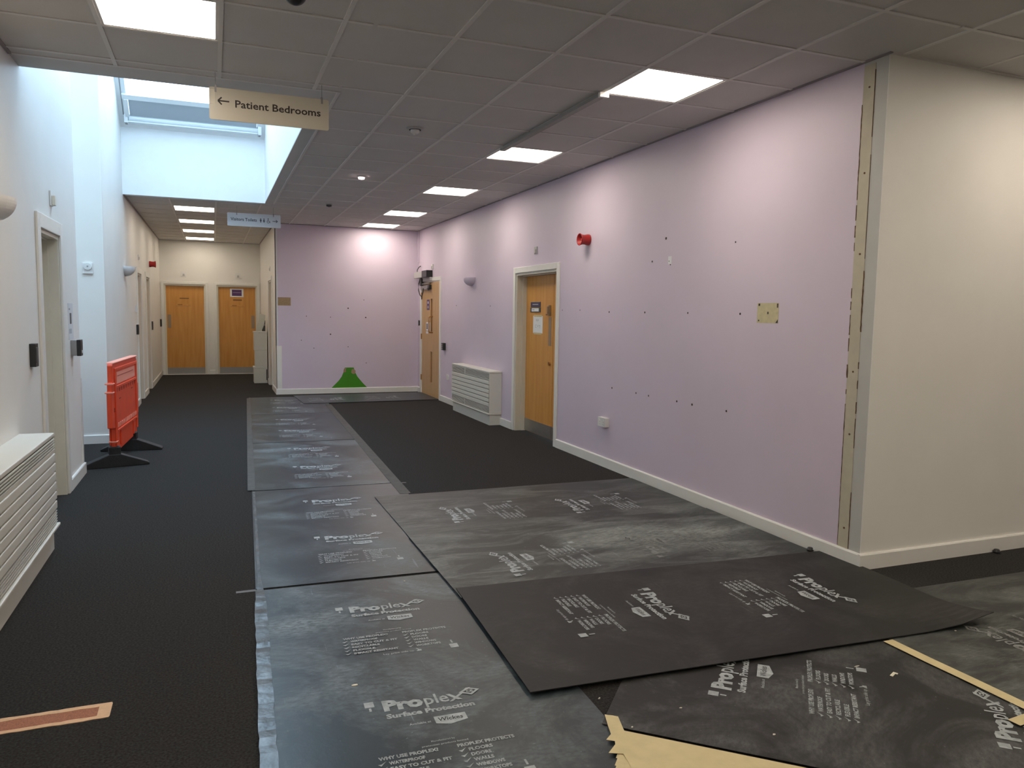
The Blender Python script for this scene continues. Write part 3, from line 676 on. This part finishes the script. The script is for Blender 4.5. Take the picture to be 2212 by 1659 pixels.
# green mountain-shaped patch
b = MB().use('green')
L = [(1.972, .097), (2.03, .155), (2.10, .225), (2.155, .30), (2.19, .385), (2.215, .465)]; Rr = [(2.374, .465), (2.40, .38), (2.44, .30), (2.50, .225), (2.56, .155), (2.619, .097)]
b.prism(L+Rr, 1, YE-.002, YE); b.use('bare'); b.prism([(2.185, .39), (2.20, .375), (2.235, .385), (2.23, .43), (2.245, .455), (2.21, .46), (2.195, .43)], 1, YE-.003, YE-.001)
b.prism([(2.33, .37), (2.36, .345), (2.395, .35), (2.41, .40), (2.385, .43), (2.35, .44), (2.335, .41)], 1, YE-.003, YE-.001)
tag(b.build('wall_sticker'), 'bright green hill shaped patch just above the skirting of the lilac end wall', 'sticker')

# operator box, cables and trunking over the far door
r = tag(empty('door_control_box', (XR, 13.45, 2.165), ROT['right']), 'silver box with black end above the far door, cable hanging from it', 'control box')
b = MB().use('greyplastic'); b.box(-.42, .15, -.11, 0, -.055, .055); b.build('casing', r, bevel=.004)
b = MB().use('black'); b.box(.15, .48, -.112, -.0, -.058, .06); b.build('end_cover', r, bevel=.004)
b = MB().use('greyplastic'); b.box(.0, .50, -.05, 0, -.12, -.058); b.build('lower_plate', r)
b = MB().use('dkgrey'); b.tube([(-.12, -.06, -.05), (-.17, -.08, -.16), (-.18, -.08, -.27), (-.12, -.07, -.36), (-.05, -.06, -.39)], .010); b.tube([(.08, -.06, -.25), (.04, -.06, -.33), (-.05, -.05, -.38), (-.07, -.05, -.44)], .010); b.box(-.12, -.06, -.07, -.04, -.20, -.05); b.build('cable', r)
b = MB().use('dkgrey'); b.tube([(-.40, -.05, .055), (-.40, -.05, .10), (-.36, -.03, .15), (-.30, -.012, .17)], .008); b.build('bracket', r)
b = MB().use('lilac'); b.box(XR-.03, XR, 13.87, 13.91, 2.42, H-.01); tag(b.build('cable_trunking'), 'thin lilac vertical trunking in the corner above the far door', 'trunking')

# ------------------------------------------------------------------ ceiling things
def ceiling_sign(name, x0, x1, y, z0, z1, m, label, wires, mi, txtf, sticker=False):
    r = tag(empty(name, ((x0+x1)/2, y, z0)), label, 'sign'); w = (x1-x0)/2; h = z1-z0; rr = .012
    pts = []
    for cx, cz, a in ((w-rr, rr, -90), (w-rr, h-rr, 0), (-w+rr, h-rr, 90), (-w+rr, rr, 180)):
        for k in range(5): t = R(a+90*k/4); pts.append((cx+rr*math.cos(t), cz+rr*math.sin(t)))
    b = MB().use(m); b.prism(pts, 1, 0, .008); b.build('panel', r)
    for nm_, fn in txtf:
        b = MB().use(mi); fn(b, w, h, lambda a, c: (a, -.0012, c)); b.build(nm_, r)
    for wx in wires:
        b = MB().use('grey'); X = wx-(x0+x1)/2; b.box(X-.0015, X+.0015, .003, .005, h, H-z0); b.box(X-.006, X+.006, -.003, .011, h-.03, h+.012); b.build('hanger', r)
    if sticker:
        b = MB().use('sticker'); b.box(-w+.0, -w+.035, -.0015, 0, .095, .185); b.build('tape', r)
    return r
def arrow(b, x0, x1, z, h, t, place, left=True):
    s = 1 if left else -1; tip, end = (x0, x1) if left else (x1, x0)
    def seg(p, q):
        dx, dz = q[0]-p[0], q[1]-p[1]; l = math.hypot(dx, dz); nx, nz = -dz/l*t/2, dx/l*t/2
        b.add([place(p[0]+nx, p[1]+nz), place(p[0]-nx, p[1]-nz), place(q[0]-nx, q[1]-nz), place(q[0]+nx, q[1]+nz)], [(0, 1, 2, 3)])
    seg((tip+s*t*.7, z), (end, z)); seg((tip, z), (tip+s*h*.5, z+h*.5)); seg((tip, z), (tip+s*h*.5, z-h*.5))
t1 = [('arrow', lambda b, w, h, P: arrow(b, -w+.052, -w+.12, .118, .045, .009, P)),
      ('lettering', lambda b, w, h, P: b.text('Patient Bedrooms', -w+.155, .087, .047, .535, P, bold=.018))]
ceiling_sign('hanging_sign', .001, .745, 5.32, 2.695, 2.895, 'sign', 'cream hanging sign reading Patient Bedrooms with left arrow, under the skylight edge', (.040, .700), 'ink', t1, True)
def person(b, x, z, P, fem=False):
    n = 10
    b.add([P(x+.008*math.cos(2*PI*k/n), z+.052+.008*math.sin(2*PI*k/n)) for k in range(n)], [tuple(range(n))])
    if fem: b.add([P(x-.007, z+.042), P(x+.007, z+.042), P(x+.014, z+.016), P(x-.014, z+.016)], [(3, 2, 1, 0)]); b.add([P(x-.005, z+.016), P(x+.005, z+.016), P(x+.005, z), P(x-.005, z)], [(3, 2, 1, 0)])
    else: b.add([P(x-.012, z+.042), P(x+.012, z+.042), P(x+.012, z+.02), P(x-.012, z+.02)], [(3, 2, 1, 0)]); b.add([P(x-.006, z+.02), P(x+.006, z+.02), P(x+.006, z), P(x-.006, z)], [(3, 2, 1, 0)])
def wheelchair(b, w, h, P):
    n = 12; cx, cz = .195, .083
    for k in range(9):
        a0, a1 = R(100+k*28), R(100+(k+1)*28)
        b.add([P(cx+.020*math.cos(a0), cz+.020*math.sin(a0)), P(cx+.020*math.cos(a1), cz+.020*math.sin(a1)), P(cx+.014*math.cos(a1), cz+.014*math.sin(a1)), P(cx+.014*math.cos(a0), cz+.014*math.sin(a0))], [(0, 1, 2, 3)])
    b.add([P(cx-.004, cz+.012), P(cx+.003, cz+.012), P(cx+.003, cz+.036), P(cx-.004, cz+.036)], [(0, 1, 2, 3)])
    b.add([P(cx, cz+.012), P(cx, cz+.006), P(cx+.018, cz+.006), P(cx+.022, cz+.012)], [(0, 1, 2, 3)]); b.add([P(cx+.016, cz+.008), P(cx+.024, cz-.016), P(cx+.030, cz-.014), P(cx+.022, cz+.010)], [(0, 1, 2, 3)])
    b.add([P(cx+.007*math.cos(2*PI*k/n), cz+.044+.007*math.sin(2*PI*k/n)) for k in range(n)], [tuple(range(n))])
t2 = [('lettering', lambda b, w, h, P: b.text('Visitors Toilets', -w+.045, .078, .045, .36, P, bold=.018)),
      ('pictogram', lambda b, w, h, P: person(b, .09, .068, P)), ('pictogram', lambda b, w, h, P: person(b, .135, .068, P, True)),
      ('pictogram', wheelchair), ('arrow', lambda b, w, h, P: arrow(b, .255, .325, .095, .04, .008, P, False))]
ceiling_sign('hanging_sign', .215, .955, 11.9, 2.698, 2.887, 'signcool', 'white hanging sign reading Visitors Toilets with pictograms and right arrow', (.345, .855), 'inkblue', t2)

def dome(loc, label, r=.055):
    e = tag(empty('dome_camera', loc), label, 'camera')
    b = MB().use('plastic'); b.lathe([(r*1.12, .005), (r*1.12, -.012), (r*1.0, -.022)], (0, 0, 0), 'z', 28); b.build('base', e)
    b = MB().use('black'); b.lathe([(r*.98*math.cos(R(a)), -.018-r*.95*math.sin(R(a))) for a in range(0, 91, 10)], (0, 0, 0), 'z', 28); b.build('dome', e, smooth=True)
dome((.385, 3.83, H), 'black dome camera on the ceiling at the top edge of the view')
dome((.375, 13.9, H), 'black dome camera on the corridor ceiling behind the toilets sign', .06)
e = tag(empty('smoke_detector', (1.565, 6.235, H)), 'white round ceiling detector nearest the skylight, with a stepped head', 'detector')
b = MB().use('greyplastic'); b.lathe([(.070, .004), (.070, -.006), (.055, -.010)], (0, 0, 0), 'z', 28); b.use('gap'); b.lathe([(.048, -.004), (.048, -.012)], (0, 0, 0), 'z', 24); b.build('base', e)
b = MB().use('plastic'); b.lathe([(.038, -.010), (.036, -.030), (.024, -.040), (.0, -.042)], (0, 0, 0), 'z', 24); b.lathe([(.010, -.035), (.009, -.055), (0, -.058)], (-.012, -.018, 0), 'z', 10); b.build('head', e)
e = tag(empty('spotlight', (1.565, 8.66, H)), 'small glowing round downlight in the ceiling between the rows', 'downlight')
b = MB().use('greyplastic'); b.lathe([(.048, .004), (.048, -.008), (.038, -.012)], (0, 0, 0), 'z', 24); b.build('rim', e)
b = MB().use('smallbulb'); b.lathe([(.036, -.010), (.032, -.028), (0, -.034)], (0, 0, 0), 'z', 20); b.build('lens', e)
e = tag(empty('smoke_detector', (1.545, 11.07, H)), 'small dark ceiling detector farthest from the view, before the end wall', 'detector')
b = MB().use('greyplastic'); b.lathe([(.050, .004), (.050, -.008), (.040, -.012)], (0, 0, 0), 'z', 24); b.build('base', e)
b = MB().use('dkgrey'); b.lathe([(.040, -.010), (.036, -.035), (0, -.045)], (0, 0, 0), 'z', 20); b.build('head', e)
e = tag(empty('ceiling_conduit', (2.47, 4.7, H)), 'long grey conduit on the ceiling running between two light panels', 'conduit')
b = MB().use('conduit'); b.box(-.026, .020, .0, 1.90, -.030, -.004); b.build('channel', e)
b = MB().use('black'); b.box(.020, .030, .02, 1.90, -.024, -.004); b.build('shadow_gap', e)  # black strip imitates the shadow line beside the conduit
b = MB().use('plastic'); b.box(-.032, .035, -.03, .0, -.036, -.004); b.build('end_cap', e)

# ------------------------------------------------------------------ barrier
bx0, by0, bx1, by1 = -.900, 7.80, -.795, 9.10
LB = math.hypot(bx1-bx0, by1-by0); ab = math.atan2(by1-by0, bx1-bx0)
r = tag(empty('safety_barrier', (bx0, by0, 0), ab), 'orange plastic pedestrian barrier on black rubber feet near the alcove', 'barrier')
# local x along the barrier away from camera, y to the left side (-y faces the room), z up
Z0, Z1 = .135, .975
out = [(.11, Z0), (LB-.12, Z0+.02), (LB-.12, .36), (LB-.02, .36), (LB, .40), (LB, .68), (LB-.03, .70), (LB-.03, Z1-.05), (LB-.09, Z1), (.05, Z1), (.0+.03, Z1-.02), (.03, .80), (.0, .80), (.0, .72), (-.03, .72), (-.03, .38), (.11, .36)]
T = .022
b = MB().use('orange'); b.prism(out, 1, -T, T); pan = b.build('panel', r, bevel=.008)
b = MB().use('orangepale'); b.prism([(.05, Z1-.004), (LB-.09, Z1-.004), (LB-.10, Z1+.012), (.06, Z1+.012)], 1, -.034, .034); b.build('top_rail', r, bevel=.008)
for s in (-1, 1):
    y0, y1 = (s*T, s*(T+.012))
    b = MB().use('orange')
    b.box(.10, .155, y0, y1, .20, .93); b.box(LB-.165, LB-.11, y0, y1, .22, .93); b.box(.155, LB-.165, y0, y1, .90, .93); b.box(.155, LB-.165, y0, y1, .735, .76)
    b.box(.155, LB-.165, y0, y1, .325, .345); b.box(.30, .34, y0, y1, .18, .325); b.box(LB-.36, LB-.32, y0, y1, .18, .325)
    b.build('ribs', r, bevel=.004)
    b = MB().use('orangepale'); b.box(.19, LB-.20, s*T, s*(T+.006), .775, .885)
    for k in range(11): x = .20+k*(LB-.42)/10; b.box(x, x+.045, s*T, s*(T+.006), .36, .40)
    b.build('pale_panel', r)
    b = MB().use('orangedk')
    for k in range(9): x = .20+k*(LB-.42)/8; b.box(x, x+.022, s*T, s*(T+.002), .695, .73)
    b.box(.22, LB-.30, s*(T+.006), s*(T+.0075), .845, .850); b.box(.30, .38, s*T, s*(T+.002), .62, .63); b.box(LB-.40, LB-.32, s*T, s*(T+.002), .66, .67); b.box(.06, .09, s*T, s*(T+.002), .52, .56)
    b.build('slots', r)
for xx, z in ((-.02, .79), (-.03, .71), (.07, .24)):
    b = MB().use('orangepale'); b.tube([(xx+.07, -.03, z), (xx, -.03, z), (xx, .03, z), (xx+.07, .03, z)], .007, 8); b.build('hinge_loop', r)
for k, xx in enumerate((.13, LB-.30)):
    b = MB().use('rubber'); hw = .29
    pr_ = [(-hw, 0), (hw, 0), (hw+.005, .018), (hw-.02, .032), (.05, .12), (-.05, .12), (-hw+.02, .032), (-hw-.005, .018)]
    b.prism([(p[0], p[1]) for p in pr_], 0, -.055, .055)
    b.box(-.05, .05, -.05, .05, .1, .19)
    f = b.build('foot', r, (xx, 0, 0), (.30 if k == 0 else .02), bevel=.006)

# ------------------------------------------------------------------ boxes in the corridor
for k, (z0, z1, x0, dx) in enumerate(((.0, .335, .752, 0), (.337, .675, .775, 0), (.677, 1.050, .762, 0))):
    lab = ['lowest white cardboard box of the stack by the corridor wall', 'middle white cardboard box of the stack by the corridor wall', 'topmost white cardboard box of the stack by the corridor wall'][k]
    e = tag(empty('cardboard_box', (x0, 16.20, z0)), lab, 'box', 'white boxes stacked in the corridor')
    b = MB().use('card'); b.box(0, 1.005-x0, 0, .34, 0, z1-z0); b.build('carton', e, bevel=.004)
    if k == 0: b = MB().use('gap'); b.box(.235, 1.005-x0-.001, -.001, .001, .06, .28); b.build('handle_slot', e)
    b = MB().use('card'); b.box(-.012, 1.005-x0, -.006, .346, z1-z0-(.03 if k != 1 else .012), z1-z0-.0005); b.build('lid', e, bevel=.003)
b = MB().use('card'); rs = []
pts = []
for k in range(9):
    t = k/8; pts.append((.79+.075*t+.02*math.sin(t*PI), 1.052+.36*t))
for (a, c) in pts:
    rs.append([(a, 16.28, c), (a+.12*(1-.25*0), 16.36, c-.03*((c-1.05)/.36)), (a+.124, 16.365, c-.03*((c-1.05)/.36)), (a+.004, 16.285, c+.002)])
b.rings(rs); tag(b.build('curved_card'), 'curved white card leaning on top of the box stack', 'card')
b = MB().use('dkgrey'); b.box(.955, .99, 16.38, 16.50, 1.052, 1.27); b.use('black'); b.box(.93, .955, 16.40, 16.48, 1.052, 1.16); b.use('grey'); b.box(.965, .985, 16.37, 16.38, 1.16, 1.2)
tag(b.build('folder_rack'), 'dark upright folders standing on the box stack behind the curved card', 'folder', None)

# ------------------------------------------------------------------ floor protection sheets
def print_block(b, ox, oy, m='print'):
    """printed logo and lists, P baseline at ox, oy, text along +x"""
    b.use(m); Z = [0.0]
    P = lambda x, y: (ox+x, oy+y, Z[0])
    def t(s, x, y, h, w=None, bold=.0, shear=0): b.text(s, ox+x, oy+y, h, w, lambda a, c: (a, c, Z[0]), bold, shear)
    def q(*pts): b.add([P(*p) for p in pts], [tuple(range(len(pts)))])
    t('Pro', 0, 0, .074, .152, .055); t('ple', .158, 0, .074, .095, .012)
    # big x with CE box
    q((.248, .052), (.264, .052), (.304, .000), (.284, .000)); Z[0] = .0002; q((.250, -.006), (.264, -.006), (.356, .080), (.338, .080))
    Z[0] = .0004; q((.300, .050), (.345, .080), (.388, .056), (.345, .020)); Z[0] = .0007; b.use('sheetclean'); q((.318, .050), (.347, .068), (.372, .054), (.345, .034)); b.use(m); Z[0] = .0010; t('CE', .331, .043, .016, .028, .05); Z[0] = 0
    t('Surface Protection', .0, -.058, .031, .338, .045)
    t('Available at', .070, -.128, .014, .080, .01)
    q((.165, -.095), (.165, -.142), (.215, -.160), (.285, -.142), (.285, -.095))
    Z[0] = .0004; b.use('sheetclean'); t('Wickes', .178, -.132, .026, .092, .012, .12); b.use(m); Z[0] = 0
    t('Manufactured by', .120, -.256, .011, .085, .01); t('protection products limited', .082, -.279, .010, .165, .01)
    t('WHY USE PROPLEX?', -.072, -.312, .019, .205, .04)
    for k, s in enumerate(('WATERPROOF', 'EASY TO CUT & FIT', 'RECYCLABLE', 'FLEXIBLE', 'IMPACT RESISTANT')):
        y = -.344-k*.0315; q((-.079, y+.010), (-.069, y-.001), (-.048, y+.024), (-.067, y+.010)); t(s, -.042, y, .018, len(s)*.0122, .04)
    t('PROPLEX PROTECTS', .200, -.312, .019, .208, .04)
    for k, s in enumerate(('FLOORS', 'DOORS', 'WALLS', 'WINDOWS', 'WORKTOPS')):
        y = -.344-k*.0315; q((.196, y+.010), (.206, y-.001), (.227, y+.024), (.208, y+.010)); t(s, .232, y, .018, len(s)*.0142, .04)
    t('Lay print side up', .078, -.515, .016, .135, .008); q((.222, -.518), (.232, -.505), (.224, -.490), (.230, -.490), (.240, -.505), (.246, -.500), (.246, -.518))
    q((-.066, .080), (-.066, .040), (-.030, .040), (-.030, .080)); q((-.053, .034), (-.053, .010), (-.044, .010), (-.044, .034))
    q((.376, -.530), (.413, -.530), (.413, -.490), (.376, -.490)); q((.390, -.480), (.390, -.450), (.398, -.450), (.398, -.480))
def sheet(loc, rotz, w, l, m, label, z, prints, pm='print', th=.0035, wav=.0, group=None, curl=None, wprints=()):
    """loc = near-left corner; local x width, local y length"""
    nx, ny = 12, 24; b = MB().use(m)
    def zz(i, j):
        x, y = i/nx, j/ny; v = wav*(math.sin(7*x+3*y+loc[0]*5)*math.sin(9*y+loc[1])+1)*.5
        if curl: v += curl(x*w, y*l)
        return v
    top = [[(w*i/nx, l*j/ny, th+zz(i, j)) for i in range(nx+1)] for j in range(ny+1)]
    vs = [p for row in top for p in row]; n = len(vs); vs += [(p[0], p[1], p[2]-th) for p in vs]; fs = []
    for j in range(ny):
        for i in range(nx): a = j*(nx+1)+i; fs.append((a, a+1, a+nx+2, a+nx+1)); fs.append((n+a, n+a+nx+1, n+a+nx+2, n+a+1))
    for i in range(nx): a = i; fs.append((a, n+a, n+a+1, a+1)); a = ny*(nx+1)+i; fs.append((a, a+1, n+a+1, n+a))
    for j in range(ny): a = j*(nx+1); c = a+nx+1; fs.append((a, c, n+c, n+a)); a += nx; c = a+nx+1; fs.append((a, n+a, n+c, c))
    b.add(vs, fs)
    for (x, y) in (prints or ()):
        b.T = Matrix.Translation((x, y, th+.0007+wav)); print_block(b, 0, 0, pm)
    inv = (Matrix.Translation((loc[0], loc[1], 0)) @ Matrix.Rotation(rotz, 4, 'Z')).inverted()
    for (x, y, ang_, pm_) in wprints:      # world position and direction of a print
        b.T = Matrix.Translation((0, 0, th+.0007+wav)) @ inv @ Matrix.Translation((x, y, 0)) @ Matrix.Rotation(R(ang_), 4, 'Z'); print_block(b, 0, 0, pm_)
    o = b.build('protection_sheet', None, (loc[0], loc[1], z), rotz)
    return tag(o, label, 'floor protection sheet', group or 'grey protection sheets on the carpet')
RS = R(-2.1)
def xl(y): return .125+(y-2.6)*.0375
ends = [(1.76, 4.135), (4.165, 6.478), (6.496, 8.835), (8.850, 11.265), (11.285, 13.50)]
names = ['nearest sheet of the long strip, two large logos and scratches, bottom centre', 'second sheet of the long strip, between the first and second cross seams', 'third sheet of the long strip beside the bare carpet bay', 'fourth sheet of the long strip towards the end wall', 'farthest sheet of the long strip, in front of the corridor mouth']
pr_y = [[.95, 1.93], [.79, 1.80], [.85, 1.86], [.80, 1.80], [.72, 1.72]]
for k, (y0, y1) in enumerate(ends):
    sheet((xl(y0)-.0, y0, 0), RS, 1.215, (y1-y0), 'sheet1' if k in (0, 2) else 'sheet2', names[k], .001+.0006*(k % 2), [(.44 if k < 3 else .40, y) for y in pr_y[k]], wav=.002)
# cross sheets
sheet((1.180, 4.80, 0), R(0.0), 2.36, 1.17, 'sheetdusty2', 'farther dusty cross sheet reaching the lilac wall, beside the bare carpet', .0078, None, wav=.002, wprints=[(1.645, 5.10, 90, 'print'), (2.595, 5.07, 90, 'print')])
sheet((1.175, 3.66, 0), R(0.0), 2.36, 1.16, 'sheetdusty', 'nearer dusty cross sheet with chalky white scuffs, against the lilac wall', .0136, None, wav=.002, wprints=[(1.640, 3.93, 92, 'print'), (2.60, 3.96, 92, 'printfaint')])
def curl(x, y):   # the near right corner lifts
    d = max(0, (x-2.0)/.42)*max(0, (.40-y)/.40); return .05*d*d
sheet((1.126, 2.612, 0), R(-2.9), 2.42, 1.175, 'sheetclean', 'clean black loose sheet lying on top, right of centre, with one curled corner', .0196, None, wav=.0025, curl=curl, wprints=[(2.085, 3.385, -92.5, 'print'), (3.055, 3.290, -92.5, 'print')])
# diagonal near sheet
th = math.atan2(.749, .662)
ox, oy = 1.609+2.0*.749, 2.057-2.0*.662
sheet((ox, oy, 0), th, 1.215, 2.42, 'sheetnear', 'diagonal scuffed sheet at the bottom right, partly under the loose black sheet', .0076, [(.43, 2.0), (.43, 1.005)], wav=.001, th=.002)
sheet((2.885, 1.765, 0), R(-1.0), 2.42, 1.235, 'sheetdusty2', 'dusty sheet at the right edge, beside the corner of the cream wall', .0112, None, wav=.002, wprints=[(3.42, 2.13, 88, 'printfaint')])
sheet((1.27, 13.62, 0), R(-90+2.4), 1.22, 2.33, 'sheet2', 'cross sheet along the foot of the lilac end wall, leading to the far door', .0080, None, wav=.001, wprints=[(1.95, 13.12, -88, 'print'), (2.90, 13.15, -88, 'print')])

# ------------------------------------------------------------------ tapes and bits
def ribbon(name, pts, w, m, label, cat, z=.014, t=.0008, jag=0, parent=None):
    b = MB().use(m); L = []; Rr = []
    for i, p in enumerate(pts):
        a = Vector(pts[max(i-1, 0)][:2]); c = Vector(pts[min(i+1, len(pts)-1)][:2]); d = (c-a).normalized(); n = Vector((-d.y, d.x))
        ww = (w(p) if callable(w) else w)/2*(1+random.uniform(-jag, jag)); zz_ = p[2] if len(p) > 2 else z
        L.append((p[0]+n.x*ww, p[1]+n.y*ww, zz_)); Rr.append((p[0]-n.x*ww, p[1]-n.y*ww, zz_))
    rs = [[L[i], Rr[i], (Rr[i][0], Rr[i][1], Rr[i][2]-t), (L[i][0], L[i][1], L[i][2]-t)] for i in range(len(pts))]
    b.rings(rs); o = b.build(name, parent)
    return tag(o, label, cat) if label else o
ribbon('masking_tape', [(2.882, 2.515), (2.885, 2.3), (2.893, 2.1), (2.897, 1.90), (2.897, 1.5)], .056, 'masking', 'yellow masking tape along the seam at the right, running under the loose sheet', 'tape', z=.0165)
ribbon('masking_tape', [(2.733, 1.812), (2.80, 1.817), (3.1, 1.84)], .046, 'masking', 'short yellow tape end at the right edge of the floor', 'tape', z=.0178)
# broad band of parallel strips
dv = Vector((.749, -.662)); nv = Vector((-.662, -.749))
P0 = Vector((1.345, 2.262))
for k in range(6):
    s0 = P0+nv*(.022+.0445*k)+dv*(-.01+.006*k)
    ribbon('masking_tape', [tuple(s0+dv*q) for q in (0, .3, .7, 1.2)], .048, 'masking', ['top strip', 'second strip', 'third strip', 'fourth strip', 'fifth strip', 'lowest strip'][k]+' of the broad yellow tape band at the bottom right', 'tape', z=.0115+.0008*k)
b = MB().use('masking')
poly = [(1.327, 2.377), (1.337, 2.369), (1.350, 2.362), (1.367, 2.347), (1.345, 2.272), (1.335, 2.235), (1.31, 2.14), (1.29, 2.055), (1.26, 1.93), (1.215, 1.93), (1.256, 2.076), (1.265, 2.13), (1.221, 2.152), (1.268, 2.19), (1.276, 2.208), (1.252, 2.226), (1.285, 2.252), (1.30, 2.30)]
b.prism(poly, 2, .0165, .0173); tag(b.build('masking_tape'), 'upright yellow tape strip with torn edges closing the left end of the band', 'tape')
# crinkled plastic tape on the left edge of the long strip
pts = []
for i in range(90):
    y = 2.0+i*(6.45-2.0)/89; pts.append((xl(y)+.022-.008*max(0, (y-4.0)/2.2)+random.uniform(-.002, .002), y, .0082+random.uniform(0, .0035)))
ribbon('plastic_tape', pts, lambda p: .058 if p[1] < 3.9 else max(.016, .058-.10*(p[1]-3.9)), 'plastictape', 'crinkled shiny plastic tape along the left edge of the long strip', 'tape', t=.0006, jag=.05)
b = MB().use('greytape'); b.box(.085, xl(4.16)+.02, 4.142, 4.172, .0, .0012); tag(b.build('grey_tape'), 'short grey tape end on the carpet left of the long strip', 'tape')
b = MB().use('greytape'); b.box(1.455, 1.552, 6.435, 6.462, .0, .0012); tag(b.build('grey_tape'), 'short grey tape end on the bare carpet right of the long strip', 'tape')
pts = [(xl(y)+1.19, y) for y in (6.02, 6.5, 8.0, 9.5, 11.0, 12.25)]
ribbon('edge_tape', pts, .09, M['darktape'], 'wide grey tape along the right edge of the long strip beside the carpet', 'tape', z=.0088)
pts = [(xl(y)-.005, y) for y in (6.5, 8.0, 9.5, 11.0, 12.5, 13.4)]
ribbon('edge_tape', pts, .06, M['darktape'], 'faint grey tape along the far left edge of the long strip', 'tape', z=.0088)
e = tag(empty('carpet_repair_strip', (-.75, 3.058, 0)), 'brown mesh carpet repair strip with tan tape edges at the bottom left', 'repair strip')
b = MB().use('patchmesh'); b.box(-.35, .33, -.040, .040, 0, .0016); b.build('mesh', e)
b = MB().use('patchtape')
def wob(x0, x1, yy, s, n=28):
    pts = [(x0+(x1-x0)*i/n, yy+s*.018+random.uniform(-.002, .002)) for i in range(n+1)]+[(x1-(x1-x0)*i/n, yy-s*.004+random.uniform(-.003, .003)) for i in range(n+1)]
    b.prism(pts, 2, 0, .0022)
wob(-.355, .366, .040, 1); wob(-.355, .366, -.040, -1); b.box(.325, .368, -.05, .05, 0, .0024); b.build('edge_tape', e)
# crumbs
random.seed(3)
for k, (x, y, w, h, zt, lab) in enumerate([(3.286, 2.490, .016, .010, .013, 'small white scrap at the near edge of the loose black sheet'), (2.633, 2.262, .040, .012, .0095, 'L shaped yellow scrap left of the seam tape'), (2.545, 2.37, .030, .004, .0095, 'thin pale sliver on the diagonal sheet near the loose sheet'),
        (.50, 2.93, .028, .010, .0058, 'white paint flake left of the nearest logo'), (1.37, 2.50, .012, .006, .0095, 'pale chip just below the loose sheet corner'), (1.63, 2.33, .014, .005, .0095, 'pale chip above the yellow tape band'), (1.385, 2.275, .010, .006, .0095, 'tiny pale chip at the end of the tape band'), (.96, 4.02, .012, .006, .007, 'pale chip near the second cross seam'), (1.84, 2.06, .014, .008, .0095, 'pale chip over the middle of the tape band')]):
    b = MB().use('crumb'); pts = [(w*.5*math.cos(a)*random.uniform(.6, 1.1), h*.5*math.sin(a)*random.uniform(.6, 1.2)) for a in [2*PI*i/7 for i in range(7)]]
    if k == 1: pts = [(-.022, -.006), (.012, -.006), (.012, -.014), (.022, -.014), (.022, .005), (-.02, .006)]
    b.prism(pts, 2, 0, .003); tag(b.build('paper_scrap', None, (x, y, zt), random.uniform(-.6, .6)), lab, 'scrap')
e = tag(empty('door_stop', (3.515, 3.695, .018)), 'small black rubber plug with a white mark by the lilac wall near the corner', 'rubber plug')
b = MB().use('black'); b.lathe([(.020, 0), (.022, .012), (.014, .024), (0, .026)], (0, 0, 0), 'z', 16); b.build('plug', e)
b = MB().use('paper'); b.lathe([(.009, 0), (.009, .004)], (.012, -.016, .014), 'z', 10, ); b.build('white_mark', e)
b = MB().use('black'); b.lathe([(.022, 0), (.024, .012), (.014, .026), (0, .028)], (4.70, 3.315, 0), 'z', 16); tag(b.build('door_stop'), 'small black rubber lump at the foot of the cream wall', 'rubber plug')

# ------------------------------------------------------------------ daylight, camera
w = bpy.data.worlds.new('overcast sky'); SC.world = w; w.use_nodes = True
bg = w.node_tree.nodes['Background']; bg.inputs[0].default_value = (.60, .81, 1.0, 1); bg.inputs[1].default_value = 8.0
for far, PX0, PX1 in ((True, WX0, WX1), (False, WX0, WX1), (False, -2.3, -1.25)):     # daylight portals in the roof windows, the last one added
    ld = bpy.data.lights.new('daylight_portal', 'AREA'); ld.shape = 'RECTANGLE'; ld.size = PX1-PX0; ld.size_y = WS1-WS0; ld.cycles.is_portal = True
    lo = bpy.data.objects.new('daylight_portal', ld); COL.objects.link(lo)
    T_ = slopeT(far); c = T_ @ Vector(((PX0+PX1)/2*(-1 if far else 1), (WS0+WS1)/2, .07))
    lo.matrix_world = Matrix.Translation(c) @ T_.to_3x3().to_4x4()

cam = bpy.data.cameras.new('camera'); co = bpy.data.objects.new('camera', cam); COL.objects.link(co); SC.camera = co
f, yaw, pitch, roll = 1640.0468, .3749, -.0926, .0163
cy, sy = math.cos(yaw), math.sin(yaw)
fwd = Vector((sy*math.cos(pitch), cy*math.cos(pitch), math.sin(pitch))); rt = Vector((cy, -sy, 0)); up = rt.cross(fwd)
r2 = rt*math.cos(roll)+up*math.sin(roll); u2 = -rt*math.sin(roll)+up*math.cos(roll)
mw = Matrix((r2, u2, -fwd)).transposed().to_4x4(); mw.translation = (0, 0, 1.4956); co.matrix_world = mw
cam.sensor_fit = 'HORIZONTAL'; cam.sensor_width = 36; cam.lens = 36*f/2212; cam.clip_start = .05; cam.clip_end = 100

vs = SC.view_settings; vs.view_transform = 'Standard'; vs.look = 'None'; vs.gamma = 1; vs.use_curve_mapping = False; vs.exposure = .35
SC.cycles.max_bounces = 8; SC.cycles.diffuse_bounces = 6
